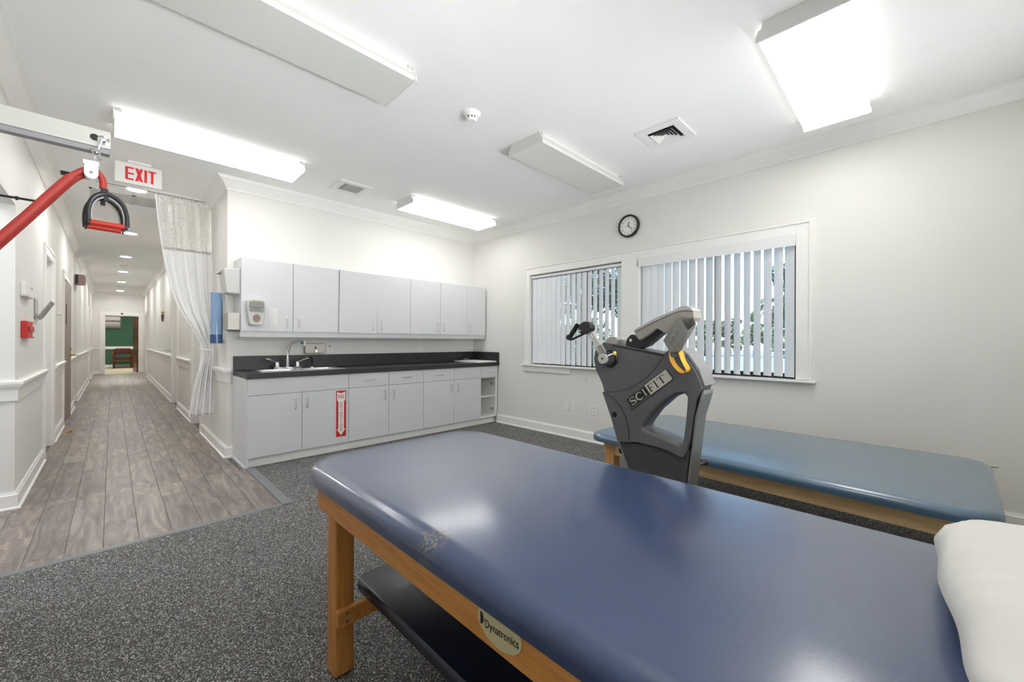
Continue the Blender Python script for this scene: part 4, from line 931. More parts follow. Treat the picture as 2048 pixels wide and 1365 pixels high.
nl = len(loops)
for a_ in range(nl):
    b2 = (a_ + 1) % nl
    for i in range(NA): j = (i + 1) % NA; f.append((a_ * NA + i, a_ * NA + j, b2 * NA + j, b2 * NA + i))
mb.add(v, f); sh = mb.build('shell', M['body'], t, smooth=True, angle=50, bevel=0)
# raised hump band along the back edge, seam grooves, side panel
MB().prism([(.816, 1.161), (.775, 1.157), (.741, 1.131), (.696, 1.07), (.665, 1.001), (.655, 1.003), (.683, 1.08), (.732, 1.146), (.772, 1.172), (.82, 1.174)], 'x', X0 + .02, X0 + TH + .02).build('back_cowl', M['cowl'], t, bevel=.004)
MB().strip(catmull([Vector(p + (0,)) for p in [(1.153, .932), (1.094, .941), (1.035, .958), (.971, .992), (.918, 1.032), (.873, 1.081), (.838, 1.139)]], 4) and [tuple(q[:2]) for q in catmull([Vector(p + (0,)) for p in [(1.153, .932), (1.094, .941), (1.035, .958), (.971, .992), (.918, 1.032), (.873, 1.081), (.838, 1.139)]], 4)], .0012, 'x', X0 - .0006, .001).build('seam', M['dark'], sh)
MB().strip([tuple(q[:2]) for q in catmull([Vector(p + (0,)) for p in [(1.164, .926), (1.111, .905), (1.06, .858), (1.031, .798), (1.018, .741), (1.018, .700)]], 4)], .0014, 'x', X0 - .0006, .001).build('seam', M['dark'], sh)
MB().lathe([(.014, 0), (.014, -.001), (.009, -.001)], (X0 + .0005, 1.10, .82), 'x', 18).build('bolt_hole', M['black'], sh)
MB().prism([(1.116, 1.184), (.836, 1.139), (.836, 1.130), (1.116, 1.176)], 'x', X0 - .001, X0 + .001).build('top_seam', M['dark'], sh)
MB().prism([(1.169, 1.192), (1.155, 1.214), (1.14, 1.222), (1.102, 1.226), (1.088, 1.21), (1.10, 1.180), (1.15, 1.182)], 'x', X0 + .01, X0 + .11).build('top_block', M['mgrey'], t, bevel=.004)
# column and base
MB().prism([(1.079, .68), (1.015, .535), (.86, .10), (.80, .06), (.76, .06), (.738, .535), (.724, .70), (.881, .70)], 'x', X0 + .012, X0 + .022).prism([(1.079, .68), (1.015, .535), (.86, .10), (.80, .06), (.76, .06), (.738, .535), (.724, .70), (.881, .70)], 'x', X0 + .022, X0 + .13).build('column', M['col'], t, bevel=.003)
o = MB().prism([(.662, .985), (.672, .97), (.70, .86), (.735, .535), (.765, .06), (.757, .06), (.727, .535), (.69, .86), (.66, .965)], 'x', X0 + .014, X0 + .128).build('rear_cover', M['silver'], t, bevel=.002)
MB().box(X0 + .05, X0 + .118, .7, .712, .58, .70).build('access_plate', M['steel'], o) if False else None
MB().prism([(.718, .72), (.730, .60), (.724, .60), (.712, .72)], 'x', X0 + .07, X0 + .124).build('access_plate', M['steel'], o, bevel=.002)
MB().tube([(1.083, 0.70, 0), (1.02, .54, 0)], .004).build('edge', M['silver'], t) if False else None
MB().prism([(1.085, .68), (1.02, .53), (.865, .09), (.858, .09), (1.012, .535), (1.076, .68)], 'x', X0 + .008, X0 + .13).build('front_strip', M['silver'], t)
MB().box(X0 - .12, X0 + .27, .72, .80, .012, .06).box(X0 - .10, X0 + .25, 1.22, 1.29, .012, .06).box(X0 + .03, X0 + .12, .72, 1.29, .02, .07).build('floor_base', M['dark'], t, bevel=.01)
for xx in (X0 - .09, X0 + .23):
    for yy in (.76, 1.255): MB().lathe([(.02, 0), (.022, .012)], (xx, yy, 0), 'z', 12).build('foot', M['rubbergrip'], t)
MB().tube([(X0 + .13, .73, .61), (X0 + .17, .72, .614), (X0 + .185, .715, .616)], [.008, .008, .016], 10).build('adjust_knob', M['dark'], t, smooth=True)
# badge with serif lettering
O = Vector((1.002, .858)); U = (Vector((.788, 1.027)) - O); PWd = U.length; U.normalize(); V = Vector((-U.y, U.x)); V = V if V.y > 0 else -V; PH = .062
def q2(a_, b2): p = O + U * a_ + V * b2; return (p.x, p.y)
bd = MB().prism([q2(*p) for p in rrect(0, PWd, 0, PH, .009, 4)], 'x', X0 - .003, X0 + .001).build('badge', M['dark'], t)
MB().prism([q2(*p) for p in rrect(.004, PWd - .004, .004, PH - .004, .006, 3)], 'x', X0 - .0036, X0 - .003).build('badge_rim', M['yknob'], bd) if False else None
MB().prism([q2(*p) for p in [(.132, .005), (PWd - .006, .005), (PWd - .006, PH - .005), (.132, PH - .005)]], 'x', X0 - .0036, X0 - .003).build('badge_light_half', M['platesil'], bd)
mb = MB()
for p, w in (([(.004, .004), (PWd - .004, .004)], .0006), ([(.004, PH - .004), (PWd - .004, PH - .004)], .0006), ([(.004, .004), (.004, PH - .004)], .0006), ([(PWd - .004, .004), (PWd - .004, PH - .004)], .0006)): mb.strip([q2(*a_) for a_ in p], w, 'x', X0 - .0042, .0006)
mb.build('badge_border', M['platesil'], bd)
def serif(ch, x0, w, h, z0, mb):
    def bx(a_, b2, c, d_): mb.prism([q2(x0 + a_, z0 + c), q2(x0 + b2, z0 + c), q2(x0 + b2, z0 + d_), q2(x0 + a_, z0 + d_)], 'x', X0 - .0046, X0 - .0036)
    st = .0065; tk = .0022
    if ch == 'I': bx(w / 2 - st / 2, w / 2 + st / 2, 0, h); bx(0, w, 0, tk); bx(0, w, h - tk, h)
    if ch == 'F':
        bx(.003, .003 + st, 0, h); bx(0, .003 + st + .003, 0, tk); bx(0, w, h - tk, h); bx(w - tk, w, h * .72, h); bx(.003, w * .72, h * .5 - tk / 2, h * .5 + tk / 2); bx(w * .72 - tk, w * .72, h * .36, h * .64)
    if ch == 'T': bx(w / 2 - st / 2, w / 2 + st / 2, 0, h); bx(w / 2 - st, w / 2 + st, 0, tk); bx(0, w, h - tk, h); bx(0, tk, h * .72, h); bx(w - tk, w, h * .72, h)
    if ch == 'C':
        P = arc(w * .55, h / 2, w * .5, h * .47, 50, 312, 16); W_ = [.0012 + .0026 * max(0, math.sin(math.pi * i / 16)) for i in range(17)]
        mb.strip([q2(x0 + a_, z0 + b2) for a_, b2 in P], W_, 'x', X0 - .0046, .001); bx(w * .84, w * .84 + tk, h * .66, h)
    if ch == 'S':
        P = [(w * .88, h * .78), (w * .76, h * .93), (w * .5, h * .98), (w * .22, h * .92), (w * .1, h * .76), (w * .2, h * .6), (w * .5, h * .5), (w * .8, h * .4), (w * .92, h * .24), (w * .78, h * .08), (w * .5, h * .02), (w * .22, h * .07), (w * .1, h * .22)]
        Q = [tuple(c[:2]) for c in catmull([Vector(p + (0,)) for p in P], 3)]; n = len(Q); W_ = [.0013 + .0024 * math.exp(-((i / n - .5) / .2) ** 2) for i in range(n)]
        mb.strip([q2(x0 + a_, z0 + b2) for a_, b2 in Q], W_, 'x', X0 - .0046, .001); bx(w * .86, w * .86 + tk, h * .72, h); bx(.001, .001 + tk, 0, h * .3)
mb = MB(); serif('S', .018, .034, .036, .013, mb); serif('C', .058, .04, .036, .013, mb); serif('I', .104, .016, .036, .013, mb); mb.build('lettering', M['platesil'], bd)
mb = MB(); serif('F', .140, .030, .036, .013, mb); serif('I', .177, .016, .036, .013, mb); serif('T', .201, .040, .036, .013, mb); mb.build('lettering', M['ink'], bd)
# console on a black bracket
CON = [(.986, 1.261), (.879, 1.31), (.786, 1.345), (.754, 1.361), (.723, 1.362), (.689, 1.353), (.68, 1.329), (.677, 1.336)]
MB().prism([(.986, 1.258), (.983, 1.246), (.878, 1.296), (.78, 1.335), (.746, 1.342), (.700, 1.338), (.707, 1.353), (.728, 1.364), (.754, 1.362), (.786, 1.347), (.879, 1.312)], 'x', X0 - .015, X0 + .085).build('console_lid', M['conslid'], t, bevel=.003)
MB().prism([(.983, 1.2455), (.878, 1.2955), (.78, 1.3345), (.746, 1.3415), (.700, 1.3375), (.696, 1.308), (.712, 1.294), (.736, 1.293), (.822, 1.239), (.838, 1.245), (.866, 1.263), (.875, 1.259), (.952, 1.21), (.963, 1.21), (.98, 1.239)], 'x', X0 - .01, X0 + .08).build('console_body', M['console'], t, bevel=.002)
o = MB().prism([(1.051, 1.18), (1.047, 1.20), (1.041, 1.217), (1.02, 1.236), (1.003, 1.235), (.989, 1.22), (.969, 1.208), (.885, 1.262), (.854, 1.246), (.897, 1.21), (.933, 1.181), (.956, 1.172), (.976, 1.165)], 'x', X0 + .02, X0 + .08).build('console_bracket', M['dark'], t, bevel=.003)
MB().lathe([(.008, 0), (.008, -.003), (.003, -.003)], (X0 + .02, 1.02, 1.207), 'x', 14).build('bolt', M['chrome'], o)
# bottle holder: open-topped five-sided cup leaning on the near side
HV = [(1.815, .754, 1.316), (1.745, .686, 1.245), (1.80, .671, 1.277), (1.842, .70, 1.31),
      (1.815, .827, 1.206), (1.757, .768, 1.150), (1.80, .734, 1.160), (1.842, .79, 1.18)]
HV = [Vector(q) for q in HV]; ctr = sum(HV[:4], Vector()) / 4; ctb = sum(HV[4:], Vector()) / 4
HI = [ctr + (q - ctr) * .90 for q in HV[:4]] + [ctb + (q - ctb) * .82 + Vector((0, -.006, .012)) for q in HV[4:]]
mb = MB(); f = []
for i in range(4):
    j = (i + 1) % 4
    f += [(i, j, 4 + j, 4 + i), (8 + i, 8 + j, j, i), (12 + i, 12 + j, 8 + j, 8 + i)]
f += [(4, 5, 6, 7), (12, 13, 14, 15)]
mb.add([tuple(q) for q in HV + HI], f); bh = mb.build('bottle_holder', M['holder'], t, bevel=.0025)
A = ((HV[0] + HV[1]) / 2 - (HV[4] + HV[5]) / 2).normalized(); nrm = (HV[1] - HV[0]).cross(HV[4] - HV[0]).normalized(); nrm = nrm if nrm.x < 0 else -nrm
Up = nrm.cross(A); cface = (HV[0] + HV[1] + HV[4] + HV[5]) / 4 + nrm * .001
text_mb('SCIFIT', .034, cface, A, Up, .0016, sx=.95).build('embossed_lettering', M['console'], bh)
MB().box(1.80, X0 + .02, .745, .79, 1.13, 1.16).build('holder_mount', M['holder'], t, bevel=.003)
# yellow webbing loop hanging from the holder mount
lp = [(.785, 1.165), (.783, 1.136), (.775, 1.108), (.758, 1.08), (.739, 1.064), (.722, 1.066), (.714, 1.08), (.72, 1.10), (.731, 1.125), (.742, 1.15), (.752, 1.168)]
lp = catmull([Vector((1.815 - .012 * math.sin(i), p[0], p[1])) for i, p in enumerate(lp)], 5); mb = MB(); v = []; f = []
for i, p in enumerate(lp):
    a_ = Vector(lp[max(i - 1, 0)]); b2 = Vector(lp[min(i + 1, len(lp) - 1)]); d_ = (b2 - a_).normalized(); side = Vector((.8, -.35, .1)); side = (side - d_ * side.dot(d_)).normalized(); nn = d_.cross(side)
    for s_, q in ((1, 1), (1, -1), (-1, -1), (-1, 1)): v.append(tuple(Vector(p) + side * .0125 * s_ + nn * .0012 * q))
for i in range(len(lp) - 1):
    for k in range(4): l = (k + 1) % 4; f.append((i * 4 + k, i * 4 + l, (i + 1) * 4 + l, (i + 1) * 4 + k))
mb.add(v, f); mb.build('webbing_loop', M['yellow'], t, smooth=True, angle=40)
# crank: hub, slotted bracket, curved arm, cam and grip
hy, hz = 1.137, 1.112
MB().lathe([(.046, 0), (.046, -.006), (.040, -.012)], (X0 + .001, 1.125, 1.111), 'x', 28).build('hub_ring', M['dark'], t, smooth=True)
MB().lathe([(.034, 0), (.034, -.04)], (X0 - .008, 1.128, 1.111), 'x', 24).build('hub_drum', M['col'], t, smooth=True)
o = MB().lathe([(.027, 0), (.0275, -.002), (.0275, -.016), (.0265, -.018)], (X0 - .045, hy - .002, hz), 'x', 32).build('hub_disc', M['alu'], t, smooth=True)
MB().lathe([(.0055, 0), (.0055, -.001)], (X0 - .063, hy - .002, hz), 'x', 12).build('axle_hole', M['ink'], o)
cr_ = MB(); bx_ = X0 - .058
o = MB().tube([(bx_, 1.151, 1.126), (bx_, 1.175, 1.163)], .0045, 8).tube([(bx_, 1.118, 1.142), (bx_, 1.145, 1.184)], .0055, 8).prism([(1.146, 1.126), (1.172, 1.165), (1.146, 1.182), (1.121, 1.142)], 'x', bx_ + .002, bx_ + .010).build('crank_bracket', M['silver'], t, smooth=True)
AP = [(1.187, 1.165), (1.183, 1.181), (1.206, 1.197), (1.222, 1.22), (1.232, 1.241), (1.203, 1.252), (1.179, 1.225), (1.16, 1.202), (1.148, 1.182)]
MB().prism([(1.189, 1.160), (1.186, 1.180), (1.200, 1.205), (1.215, 1.225), (1.226, 1.244), (1.200, 1.254), (1.178, 1.228), (1.158, 1.203), (1.146, 1.182)], 'x', bx_ - .004, bx_ + .003).build('crank_arm', M['alu'], t, bevel=.0015)
MB().strip([(1.206, 1.238), (1.197, 1.222)], .003, 'x', bx_ - .0055, .002).build('slot', M['white'], t)
o = MB().prism([(1.276, 1.275), (1.259, 1.299), (1.237, 1.307), (1.214, 1.302), (1.195, 1.285), (1.191, 1.269), (1.203, 1.253), (1.231, 1.239), (1.259, 1.239), (1.276, 1.251)], 'x', bx_ - .022, bx_ + .02).build('crank_cam', M['dark'], t, bevel=.006, seg=3)
MB().lathe([(.005, 0), (.005, -.002)], (bx_ - .022, 1.262, 1.257), 'x', 12).build('screw', M['chrome'], o)
MB().tube(catmull([(bx_ + .002, 1.248, 1.243), (bx_, 1.276, 1.232), (bx_ - .002, 1.305, 1.220), (bx_ - .003, 1.330, 1.211), (bx_ - .004, 1.346, 1.213), (bx_ - .004, 1.351, 1.222)], 3), .0062, 8).build('grip_link', M['dark'], t, smooth=True)
o = MB().tube([(bx_ - .002, 1.342, 1.224), (bx_ - .003, 1.337, 1.231), (bx_ - .006, 1.286, 1.296)], [.0135, .0125, .0125], 14).build('hand_grip', M['rubbergrip'], t, smooth=True)
MB().tube([(bx_ - .006, 1.286, 1.2962), (bx_ - .0061, 1.2848, 1.2978)], .0105, 14).build('grip_cap', M['mgrey'], o)
MB().lathe([(.016, 0), (.016, -.004)], (bx_ - .004, 1.349, 1.222), 'x', 14).build('grip_collar', M['dark'], o)
MB().tube([(X0 - .05, 1.11, 1.125), (X0 - .052, 1.078, 1.138)], .004, 8).build('lock_pin', M['chrome'], t)
MB().lathe([(.001, -.0105), (.006, -.009), (.0095, -.004), (.0105, 0), (.0095, .004), (.006, .009), (.001, .0105)], (X0 - .052, 1.070, 1.1405), 'z', 14).build('pin_knob', M['yknob'], t, smooth=True)
# far-side crank (mirrored arm, mostly behind the shell)
MB().tube([(X0 + TH, 1.125, 1.111), (X0 + TH + .05, 1.125, 1.111)], .027, 20).build('hub_disc', M['alu'], t)
MB().prism([(1.10, 1.06), (1.13, 1.06), (1.09, .93), (1.065, .94)], 'x', X0 + TH + .04, X0 + TH + .047).build('crank_arm', M['alu'], t)
MB().tube([(X0 + TH + .047, 1.077, .95), (X0 + TH + .15, 1.077, .95)], .0125, 12).build('hand_grip', M['rubbergrip'], t)

# ------------------------------------------------------------------ overhead pulley exerciser
YP = 1.58
t = thing('overhead_pulley_arm', (XL, YP, 1.70), 'white aluminium wall arm carrying the pulley at upper left', 'pulley arm')
MB().box(XL, -.004, YP, YP + .035, 1.729, 1.777).build('beam', M['alu'], t, bevel=.003)
MB().box(XL + .01, -.006, YP + .004, YP + .03, 1.715, 1.729).build('lower_channel', M['cowl'], t, bevel=.001)
MB().box(XL, XL + .012, YP - .03, YP + .06, 1.60, 1.84).build('wall_plate', M['alu'], t, bevel=.003)
MB().lathe([(.009, 0), (.009, -.0012)], (-.035, YP, 1.752), 'y', 20).build('bore_hole', M['ink'], t)
MB().lathe([(.0125, 0), (.012, -.003), (.007, -.004), (.006, -.014), (.003, -.015)], (-.018, YP, 1.749), 'y', 20).build('eye_bolt', M['chrome'], t, smooth=True)
t = thing('pulley', (-.04, YP - .012, 1.62), 'small white pulley block hanging from the overhead arm', 'pulley')
yp = YP - .015
MB().tube([(-.019, yp, 1.748), (-.028, yp, 1.715), (-.031, yp, 1.705)], .0016, 6).build('cord', M['white'], t)
MB().ring([(-.041, 1.712), (-.025, 1.716), (-.021, 1.69), (-.036, 1.686)], [(-.037, 1.707), (-.028, 1.709), (-.026, 1.692), (-.034, 1.69)], 'y', yp - .004, yp + .004).tube([(-.031, yp, 1.695), (-.034, yp, 1.668)], .0045, 8).build('swivel', M['chrome'], t)
ck = rrect(-.054, -.027, 1.632, 1.672, .012, 5)
for yy in (yp - .013, yp + .010): MB().prism(ck, 'y', yy, yy + .003).build('cheek_plate', M['white'], t, bevel=.001)
MB().box(-.056, -.026, yp - .014, yp + .014, 1.666, 1.678).build('top_block', M['white'], t, bevel=.002)
MB().lathe([(.013, -.009), (.010, -.004), (.010, .004), (.013, .009)], (-.0405, yp, 1.642), 'y', 20).build('wheel', M['lgrey'], t, smooth=True)
MB().lathe([(.005, 0), (.004, -.003)], (-.0405, yp - .013, 1.646), 'y', 14).build('axle', M['chrome'], t)
TB = [(-.019, yp, 1.612), (-.018, yp, 1.625), (-.022, yp, 1.643), (-.034, yp, 1.657), (-.050, yp, 1.654), (-.063, yp, 1.644), (-.078, yp - .001, 1.626), (-.112, yp - .003, 1.572), (-.149, yp - .005, 1.511), (-.195, yp - .008, 1.438), (-.26, yp - .012, 1.335), (-.36, yp - .02, 1.18), (XL + .012, yp - .03, .98)]
tag(MB().tube(catmull(TB, 5), [.0075] * 30 + [.0105] * 31, 12).build('resistance_tube', [M['tube']], smooth=True), 'red resistance tube running over the pulley to the black handle', 'tube')
TB2 = [(-.046, yp + .02, 1.652), (-.066, yp + .02, 1.637), (-.085, yp + .019, 1.612), (-.117, yp + .018, 1.56), (-.16, yp + .016, 1.49), (-.21, yp + .014, 1.41), (-.36, yp + .01, 1.175), (XL + .012, yp + .005, .975)]
tag(MB().tube(catmull(TB2, 5), .009, 12).build('resistance_tube', [M['tube']], smooth=True), 'second red resistance tube partly hidden behind the first', 'tube')
def dhandle(dx, dy, dz, label, strap):
    t = thing('pull_handle', (-.012 + dx, yp + dy, 1.50 + dz), label, 'handle', 'black and red exercise pull handles'); y_ = yp + dy
    A_ = [(-.048, 1.505), (-.049, 1.535), (-.045, 1.562), (-.034, 1.582), (-.016, 1.591), (.003, 1.584), (.018, 1.566), (.025, 1.538), (.026, 1.508)]
    P = catmull([Vector((a_ + dx, y_, b2 + dz)) for a_, b2 in A_], 4)
    MB().tube(P, .0058, 10, flat=1).build('frame', M['dark'], t, smooth=True)
    MB().tube([(a_ * .80 - .0022 + .2 * dx, y_ + .0, 1.505 + (b2 - 1.505) * .84) for a_, _, b2 in P] if False else [(-.0115 + (p[0] + .0115 - dx) * .86 + dx, y_ - .001, 1.505 + dz + (p[2] - 1.505 - dz) * .88) for p in P], .0022, 8).build('inner_rim', M['mgrey'], t, smooth=True)
    MB().tube([(-.044 + dx, y_, 1.509 + dz), (.022 + dx, y_, 1.507 + dz)], .0068, 14).build('grip', M['red'], t, smooth=True)
    for xx in (-.0475, .0255): MB().tube([(xx + dx - .002, y_, 1.508 + dz), (xx + dx + .002, y_, 1.508 + dz)], .0085, 12).build('end_boss', M['dark'], t)
    if strap: MB().box(-.026 + dx, -.011 + dx, y_ - .007, y_ + .007, 1.590 + dz, 1.604 + dz).build('tube_collar', M['dark'], t, bevel=.002)
    MB().box(-.020 + dx, -.010 + dx, y_ - .004, y_ + .004, 1.572 + dz, 1.586 + dz).build('plug', M['dark'], t, bevel=.001)
    return t
dhandle(.003, 0, .008, 'black stirrup handle with red grip, front one under the pulley', True)
dhandle(-.004, .034, .002, 'black stirrup handle with red grip, behind the front handle', False)
tag(MB().tube([(XL + .0, 2.2, 1.692), (-.17, 2.2, 1.690)], .0042, 8).lathe([(.02, 0), (.02, .006)], (XL, 2.2, 1.692), 'x', 14).tube([(-.235, 2.2, 1.696), (-.235, 2.2, 1.683)], .004, 6).build('wall_rod', [M['dark']]), 'thin black wall rod behind the red tube', 'rod')

# ------------------------------------------------------------------ small things in the hallway
t = thing('thermostat', (XL, 4.92, 1.53), 'small white wall thermostat above the red fire alarm pull', 'thermostat')
MB().box(XL, XL + .028, 4.72, 5.12, 1.535, 1.635).build('case', M['white'], t, bevel=.006)
MB().box(XL + .028, XL + .0295, 4.98, 5.05, 1.595, 1.618).build('display', M['mgrey'], t)
MB().box(XL, XL + .034, 4.70, 5.06, 1.525, 1.534).build('base_lip', M['lgrey'], t)
t = thing('fire_alarm_pull', (XL, 4.92, 1.21), 'red fire alarm pull station on the left hallway wall', 'alarm')
MB().box(XL, XL + .035, 4.73, 5.11, 1.21, 1.34).build('case', M['signred'], t, bevel=.006)
MB().box(XL + .035, XL + .044, 4.78, 4.98, 1.26, 1.30).build('pull_bar', M['red'], t, bevel=.003)
MB().box(XL + .035, XL + .0365, 5.0, 5.10, 1.22, 1.33).build('label_panel', M['paper'], t)
MB().box(XL + .0365, XL + .037, 5.03, 5.07, 1.25, 1.30).build('label_print', M['ink'], t)
t = thing('brochure_holder', (XL, 5.55, 1.39), 'clear wall brochure holder leaning out beside the thermostat', 'holder')
MB().prism([(XL, 1.38), (XL + .02, 1.38), (XL + .10, 1.54), (XL + .097, 1.545), (XL + .014, 1.388), (XL + .004, 1.388), (XL + .004, 1.56), (XL, 1.56)], 'y', 5.45, 5.68).build('pocket', M['clear'], t)
MB().prism([(XL + .016, 1.392), (XL + .032, 1.386), (XL + .108, 1.535), (XL + .094, 1.54)], 'y', 5.46, 5.67).build('brochures', M['mgrey'], t, bevel=.002)
tag(MB().box(XL, XL + .012, 7.62, 7.98, 1.515, 1.60).build('light_switch', [M['white']], bevel=.003), 'white light switch plate just before the brown door', 'switch')
t = thing('alarm_speaker', (-.44, 11.46, 2.36), 'grey-brown alarm sounder high at the side passage corner', 'alarm')
MB().prism([(XL - .02, 2.46), (-.40, 2.46), (-.37, 2.44), (-.362, 2.40), (-.362, 2.30), (-.37, 2.27), (-.40, 2.255), (XL - .02, 2.255)], 'y', 11.40, 11.5).build('case', M['browndoor'], t, bevel=.004)
MB().box(XL - .015, XL + .02, 11.392, 11.40, 2.27, 2.445).build('grille', M['dark'], t)
t = thing('room_flag', (XH, 11.9, 1.72), 'small brown room flag beside door on the right of the hallway', 'flag')
MB().box(XH - .05, XH, 11.85, 11.9, 1.78, 1.83).build('bracket', M['brass'], t, bevel=.004)
MB().prism([(XH - .055, 1.77), (XH - .006, 1.77), (XH - .012, 1.63), (XH - .03, 1.60), (XH - .05, 1.63)], 'y', 11.86, 11.885).build('flag_plate', M['walnut'], t, bevel=.003)
tag(MB().box(.755, .815, YE - .012, YE, 1.66, 1.80).box(.76, .81, YE - .016, YE - .011, 1.735, 1.77, 1).build('room_sign', [M['walnut'], M['beige']]), 'tiny dark sign on the hallway end wall beside the doorway', 'sign')
t = thing('lever_handle', (XH, 10.25, .99), 'dark lever handle sticking out above chair rail on the right', 'handle')
MB().lathe([(.028, 0), (.028, -.008), (.012, -.01), (.011, -.05)], (XH, 10.25, .985), 'x', 16).build('rose', M['mgrey'], t, smooth=True)
MB().tube([(XH - .05, 10.25, .985), (XH - .06, 10.27, .985), (XH - .095, 10.42, .99)], .010, 8).build('lever', M['mgrey'], t, smooth=True)
t = thing('door_stop', (-.39, 7.68, .004), 'small brass door stop on the planks before the brown door', 'door stop')
MB().lathe([(.03, 0), (.03, .006), (.02, .012)], (-.39, 7.68, .0045), 'z', 14, sy=1.2).build('base', M['brass'], t, smooth=True)
MB().tube([(-.39, 7.66, .014), (-.35, 7.70, .03)], .008, 8).build('arm', M['brass'], t)
tag(MB().lathe([(.012, 0), (.012, -.03), (.03, -.034)], (.25, YE, 2.12), 'y', 12).build('door_bumper', [M['dark']]), 'tiny dark fitting above the hallway end doorway', 'fitting')

# waiting room: picture, armchair, added lamps
t = thing('framed_picture', (-.05, 24.5, 1.65), 'dark-framed lakeside landscape picture on the green wall', 'picture')
yy = 24.48
MB().ring([(-.42, 1.66), (.315, 1.66), (.315, 2.26), (-.42, 2.26)], [(-.36, 1.72), (.255, 1.72), (.255, 2.20), (-.36, 2.20)], 'y', yy - .02, 24.5).build('frame', mat('dark_frame', '#3c4340', .4), t)
def pic_mat():
    m = mat('landscape_print', '#d8d2d6', .5); tr = m.node_tree; L = tr.links; p = tr.nodes['Principled BSDF']
    tc = nd(tr, 'ShaderNodeTexCoord'); sx = nd(tr, 'ShaderNodeSeparateXYZ'); L.new(tc.outputs['Object'], sx.inputs[0]); nz = nd(tr, 'ShaderNodeTexNoise'); nz.inputs['Scale'].default_value = 9; L.new(tc.outputs['Object'], nz.inputs['Vector'])
    ad = nd(tr, 'ShaderNodeMath', operation='MULTIPLY_ADD'); ad.inputs[1].default_value = .06; L.new(nz.outputs[0], ad.inputs[0]); L.new(sx.outputs[2], ad.inputs[2])
    mr = nd(tr, 'ShaderNodeMapRange'); mr.inputs['From Min'].default_value = .09; mr.inputs['From Max'].default_value = .60; L.new(ad.outputs[0], mr.inputs[0])
    rp = nd(tr, 'ShaderNodeValToRGB'); e = rp.color_ramp.elements; e[0].color = lin('#5c6f62'); e[1].color = lin('#e9e6e8')
    for q, c in ((.22, '#8d9a90'), (.3, '#b9a9ae'), (.48, '#c8bfc6'), (.53, '#5d604e'), (.62, '#7b7a66'), (.66, '#d6cfd2')): k = e.new(q); k.color = lin(c)
    L.new(mr.outputs[0], rp.inputs[0]); L.new(rp.outputs[0], p.inputs['Base Color']); return m
MB().box(-.36, .255, yy - .005, 24.5, 1.72, 2.20).build('print', pic_mat(), t)
cx, cyy = .33, 23.62
t = thing('armchair', (cx, cyy, 0), 'burgundy leather wooden armchair against the green wall', 'chair')
zf = .004
for sx in (-1, 1):
    MB().tube([(cx + sx * .28, cyy - .25, zf), (cx + sx * .285, cyy - .25, .30), (cx + sx * .29, cyy - .24, .58)], [.022, .026, .03], 8).build('front_leg', M['walnut'], t, smooth=True)
    MB().tube([(cx + sx * .25, cyy + .33, zf), (cx + sx * .25, cyy + .24, .40), (cx + sx * .26, cyy + .27, .78)], [.02, .026, .022], 8).build('rear_leg', M['walnut'], t, smooth=True)
    MB().tube(catmull([(cx + sx * .29, cyy - .27, .585), (cx + sx * .30, cyy - .1, .62), (cx + sx * .29, cyy + .15, .66), (cx + sx * .25, cyy + .27, .70)], 4), .028, 8, flat=.7).build('arm', M['walnut'], t, smooth=True)
MB().prism(rrect(cx - .25, cx + .25, cyy - .27, cyy + .24, .06, 4), 'z', .37, .47).build('seat', M['leather'], t, bevel=.025, seg=3)
MB().prism([(cx - .27, .60), (cx + .27, .60), (cx + .29, .74), (cx + .22, .83), (cx - .22, .83), (cx - .29, .74)], 'y', cyy + .2, cyy + .28).build('backrest', M['leather'], t, bevel=.025, seg=3)
MB().box(cx - .26, cx + .26, cyy - .26, cyy - .23, .31, .37).build('apron', M['walnut'], t)
def added_lamp(x, y, lb, m='wlamp', z=H):
    t = thing('added_ceiling_lamp', (x, y, z), lb, 'light'); MB().box(x - .6, x + .6, y - .3, y + .3, z - .03, z).build('housing', M['fixt'], t); MB().box(x - .58, x + .58, y - .28, y + .28, z - .036, z - .03).build('lens', M[m], t)
added_lamp(.2, 22.0, 'added unseen ceiling lamp that lights the green waiting room')  # lamp put in out of view to brighten the waiting room
added_lamp(-1.6, 3.5, 'added unseen ceiling lamp that lights the small room through the left opening', 'slamp')  # invented lamp, gives the side room its bluish light

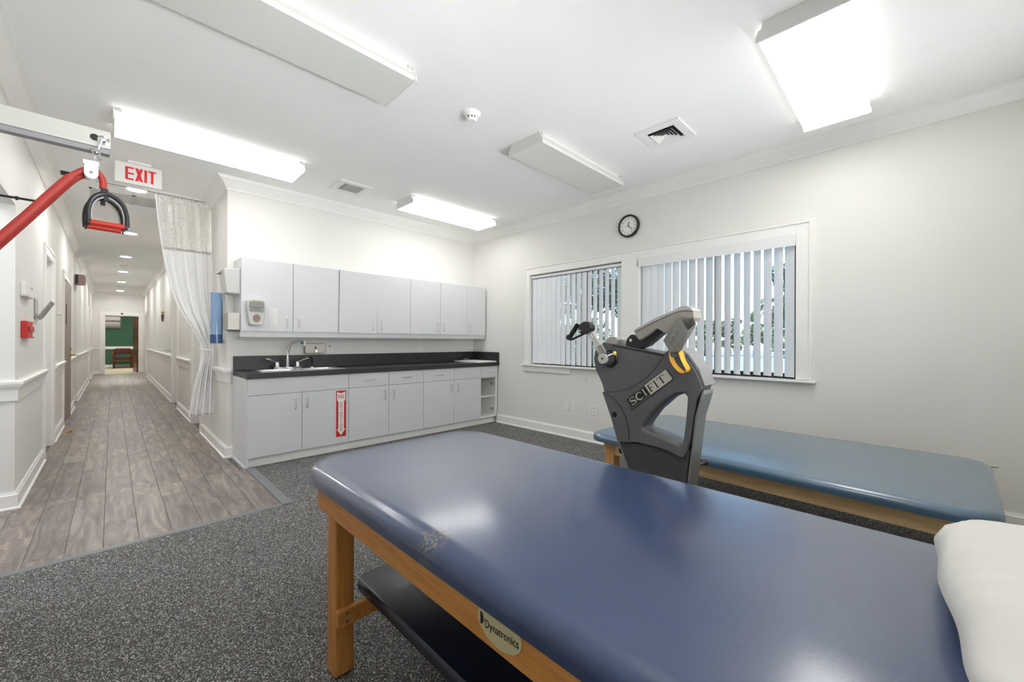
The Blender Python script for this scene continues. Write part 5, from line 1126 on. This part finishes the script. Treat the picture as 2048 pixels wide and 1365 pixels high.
# ------------------------------------------------------------------ outside the windows
S('ground', MB().box(XR + T, 90, -60, 90, -.5, -.4), [M['conc']], 'bright pale paving outside the windows')
def foliage(blobs, n, size, m, parent, name='foliage'):
    v = []; f = []
    for (c, r) in blobs:
        k = int(n * r[0] * r[1] + 20)
        for _ in range(k):
            d_ = Vector((random.gauss(0, 1), random.gauss(0, 1), random.gauss(0, 1))).normalized(); q = random.uniform(.45, 1) ** .6
            p = Vector((c[0] + d_.x * r[0] * q, c[1] + d_.y * r[0] * q, c[2] + d_.z * r[1] * q))
            a_ = Vector((random.uniform(-1, 1), random.uniform(-1, 1), random.uniform(-1, 1))).normalized(); b2 = a_.orthogonal().normalized(); s_ = size * random.uniform(.6, 1.3); b0 = len(v)
            v += [tuple(p - a_ * s_), tuple(p + b2 * s_ * .45), tuple(p + a_ * s_), tuple(p - b2 * s_ * .45)]; f.append((b0, b0 + 1, b0 + 2, b0 + 3))
    me = bpy.data.meshes.new(name); o0 = WL[parent]; me.from_pydata([tuple(Vector(q) - o0) for q in v], [], f); me.materials.append(M[m]); o = bpy.data.objects.new(name, me); COL.objects.link(o); o.parent = parent; o['kind'] = 'stuff'; WL[o] = o0; return o
def at(az, d_): return d_ * math.sin(R(az)), d_ * math.cos(R(az))
def tree(az, d_, h, r, m, lb, n=900, size=.10, low=.3):
    x_, y_ = at(az, d_); t = thing('tree', (x_, y_, -.4), lb, 'tree', None)
    MB().tube([(x_, y_, -.4), (x_ + .05, y_, h * .3), (x_ - .05, y_ + .1, h * .62)], [.13, .10, .05], 8).tube([(x_, y_, h * .3), (x_ + .5, y_ + .5, h * .6)], [.06, .03], 6).tube([(x_, y_, h * .33), (x_ - .4, y_ - .6, h * .6)], [.06, .03], 6).build('trunk', M['bark'], t, smooth=True)
    bl = [((x_ + random.uniform(-.7, .7) * r, y_ + random.uniform(-.7, .7) * r, h * random.uniform(low, .92)), (r * random.uniform(.35, .6), r * random.uniform(.3, .5))) for _ in range(11)]
    foliage(bl, n, size, m, t); return t
def shrub(az, d_, w, h, m, lb, n=700):
    x_, y_ = at(az, d_); t = thing('shrub', (x_, y_, -.4), lb, 'shrub', None)
    MB().tube([(x_, y_, -.4), (x_, y_, h * .4)], .05, 6).build('stem', M['bark'], t)
    foliage([((x_ + random.uniform(-.5, .5) * w, y_ + random.uniform(-.5, .5) * w, -.4 + h * random.uniform(.3, .75)), (w * .5, h * .35)) for _ in range(6)], n, .09, m, t); return t
tree(79.6, 12.5, 5.0, .72, 'leafd', 'dark leafy tree seen through the right end of the right window', low=.2, n=1500, size=.07)
tree(54.6, 12.5, 5.2, 1.7, 'leafm', 'green leafy tree filling the slats of the left window', low=.12, n=1700, size=.09)
tree(60.6, 19.0, 5.0, .9, 'leafm', 'smaller green tree behind right side of the left window', low=.15)
for i, (az, h) in enumerate(((64.0, 3.6), (67.4, 4.4), (70.6, 3.5), (73.4, 4.2), (76.0, 5.0), (78.6, 4.4))):
    tree(az, 50 + 4 * (i % 2), h, 1.25, 'leafb' if i % 2 else 'leafm', ('first', 'second', 'third', 'fourth', 'fifth', 'sixth')[i] + ' distant tree from the left in the right window view', low=.12, n=500, size=.2)
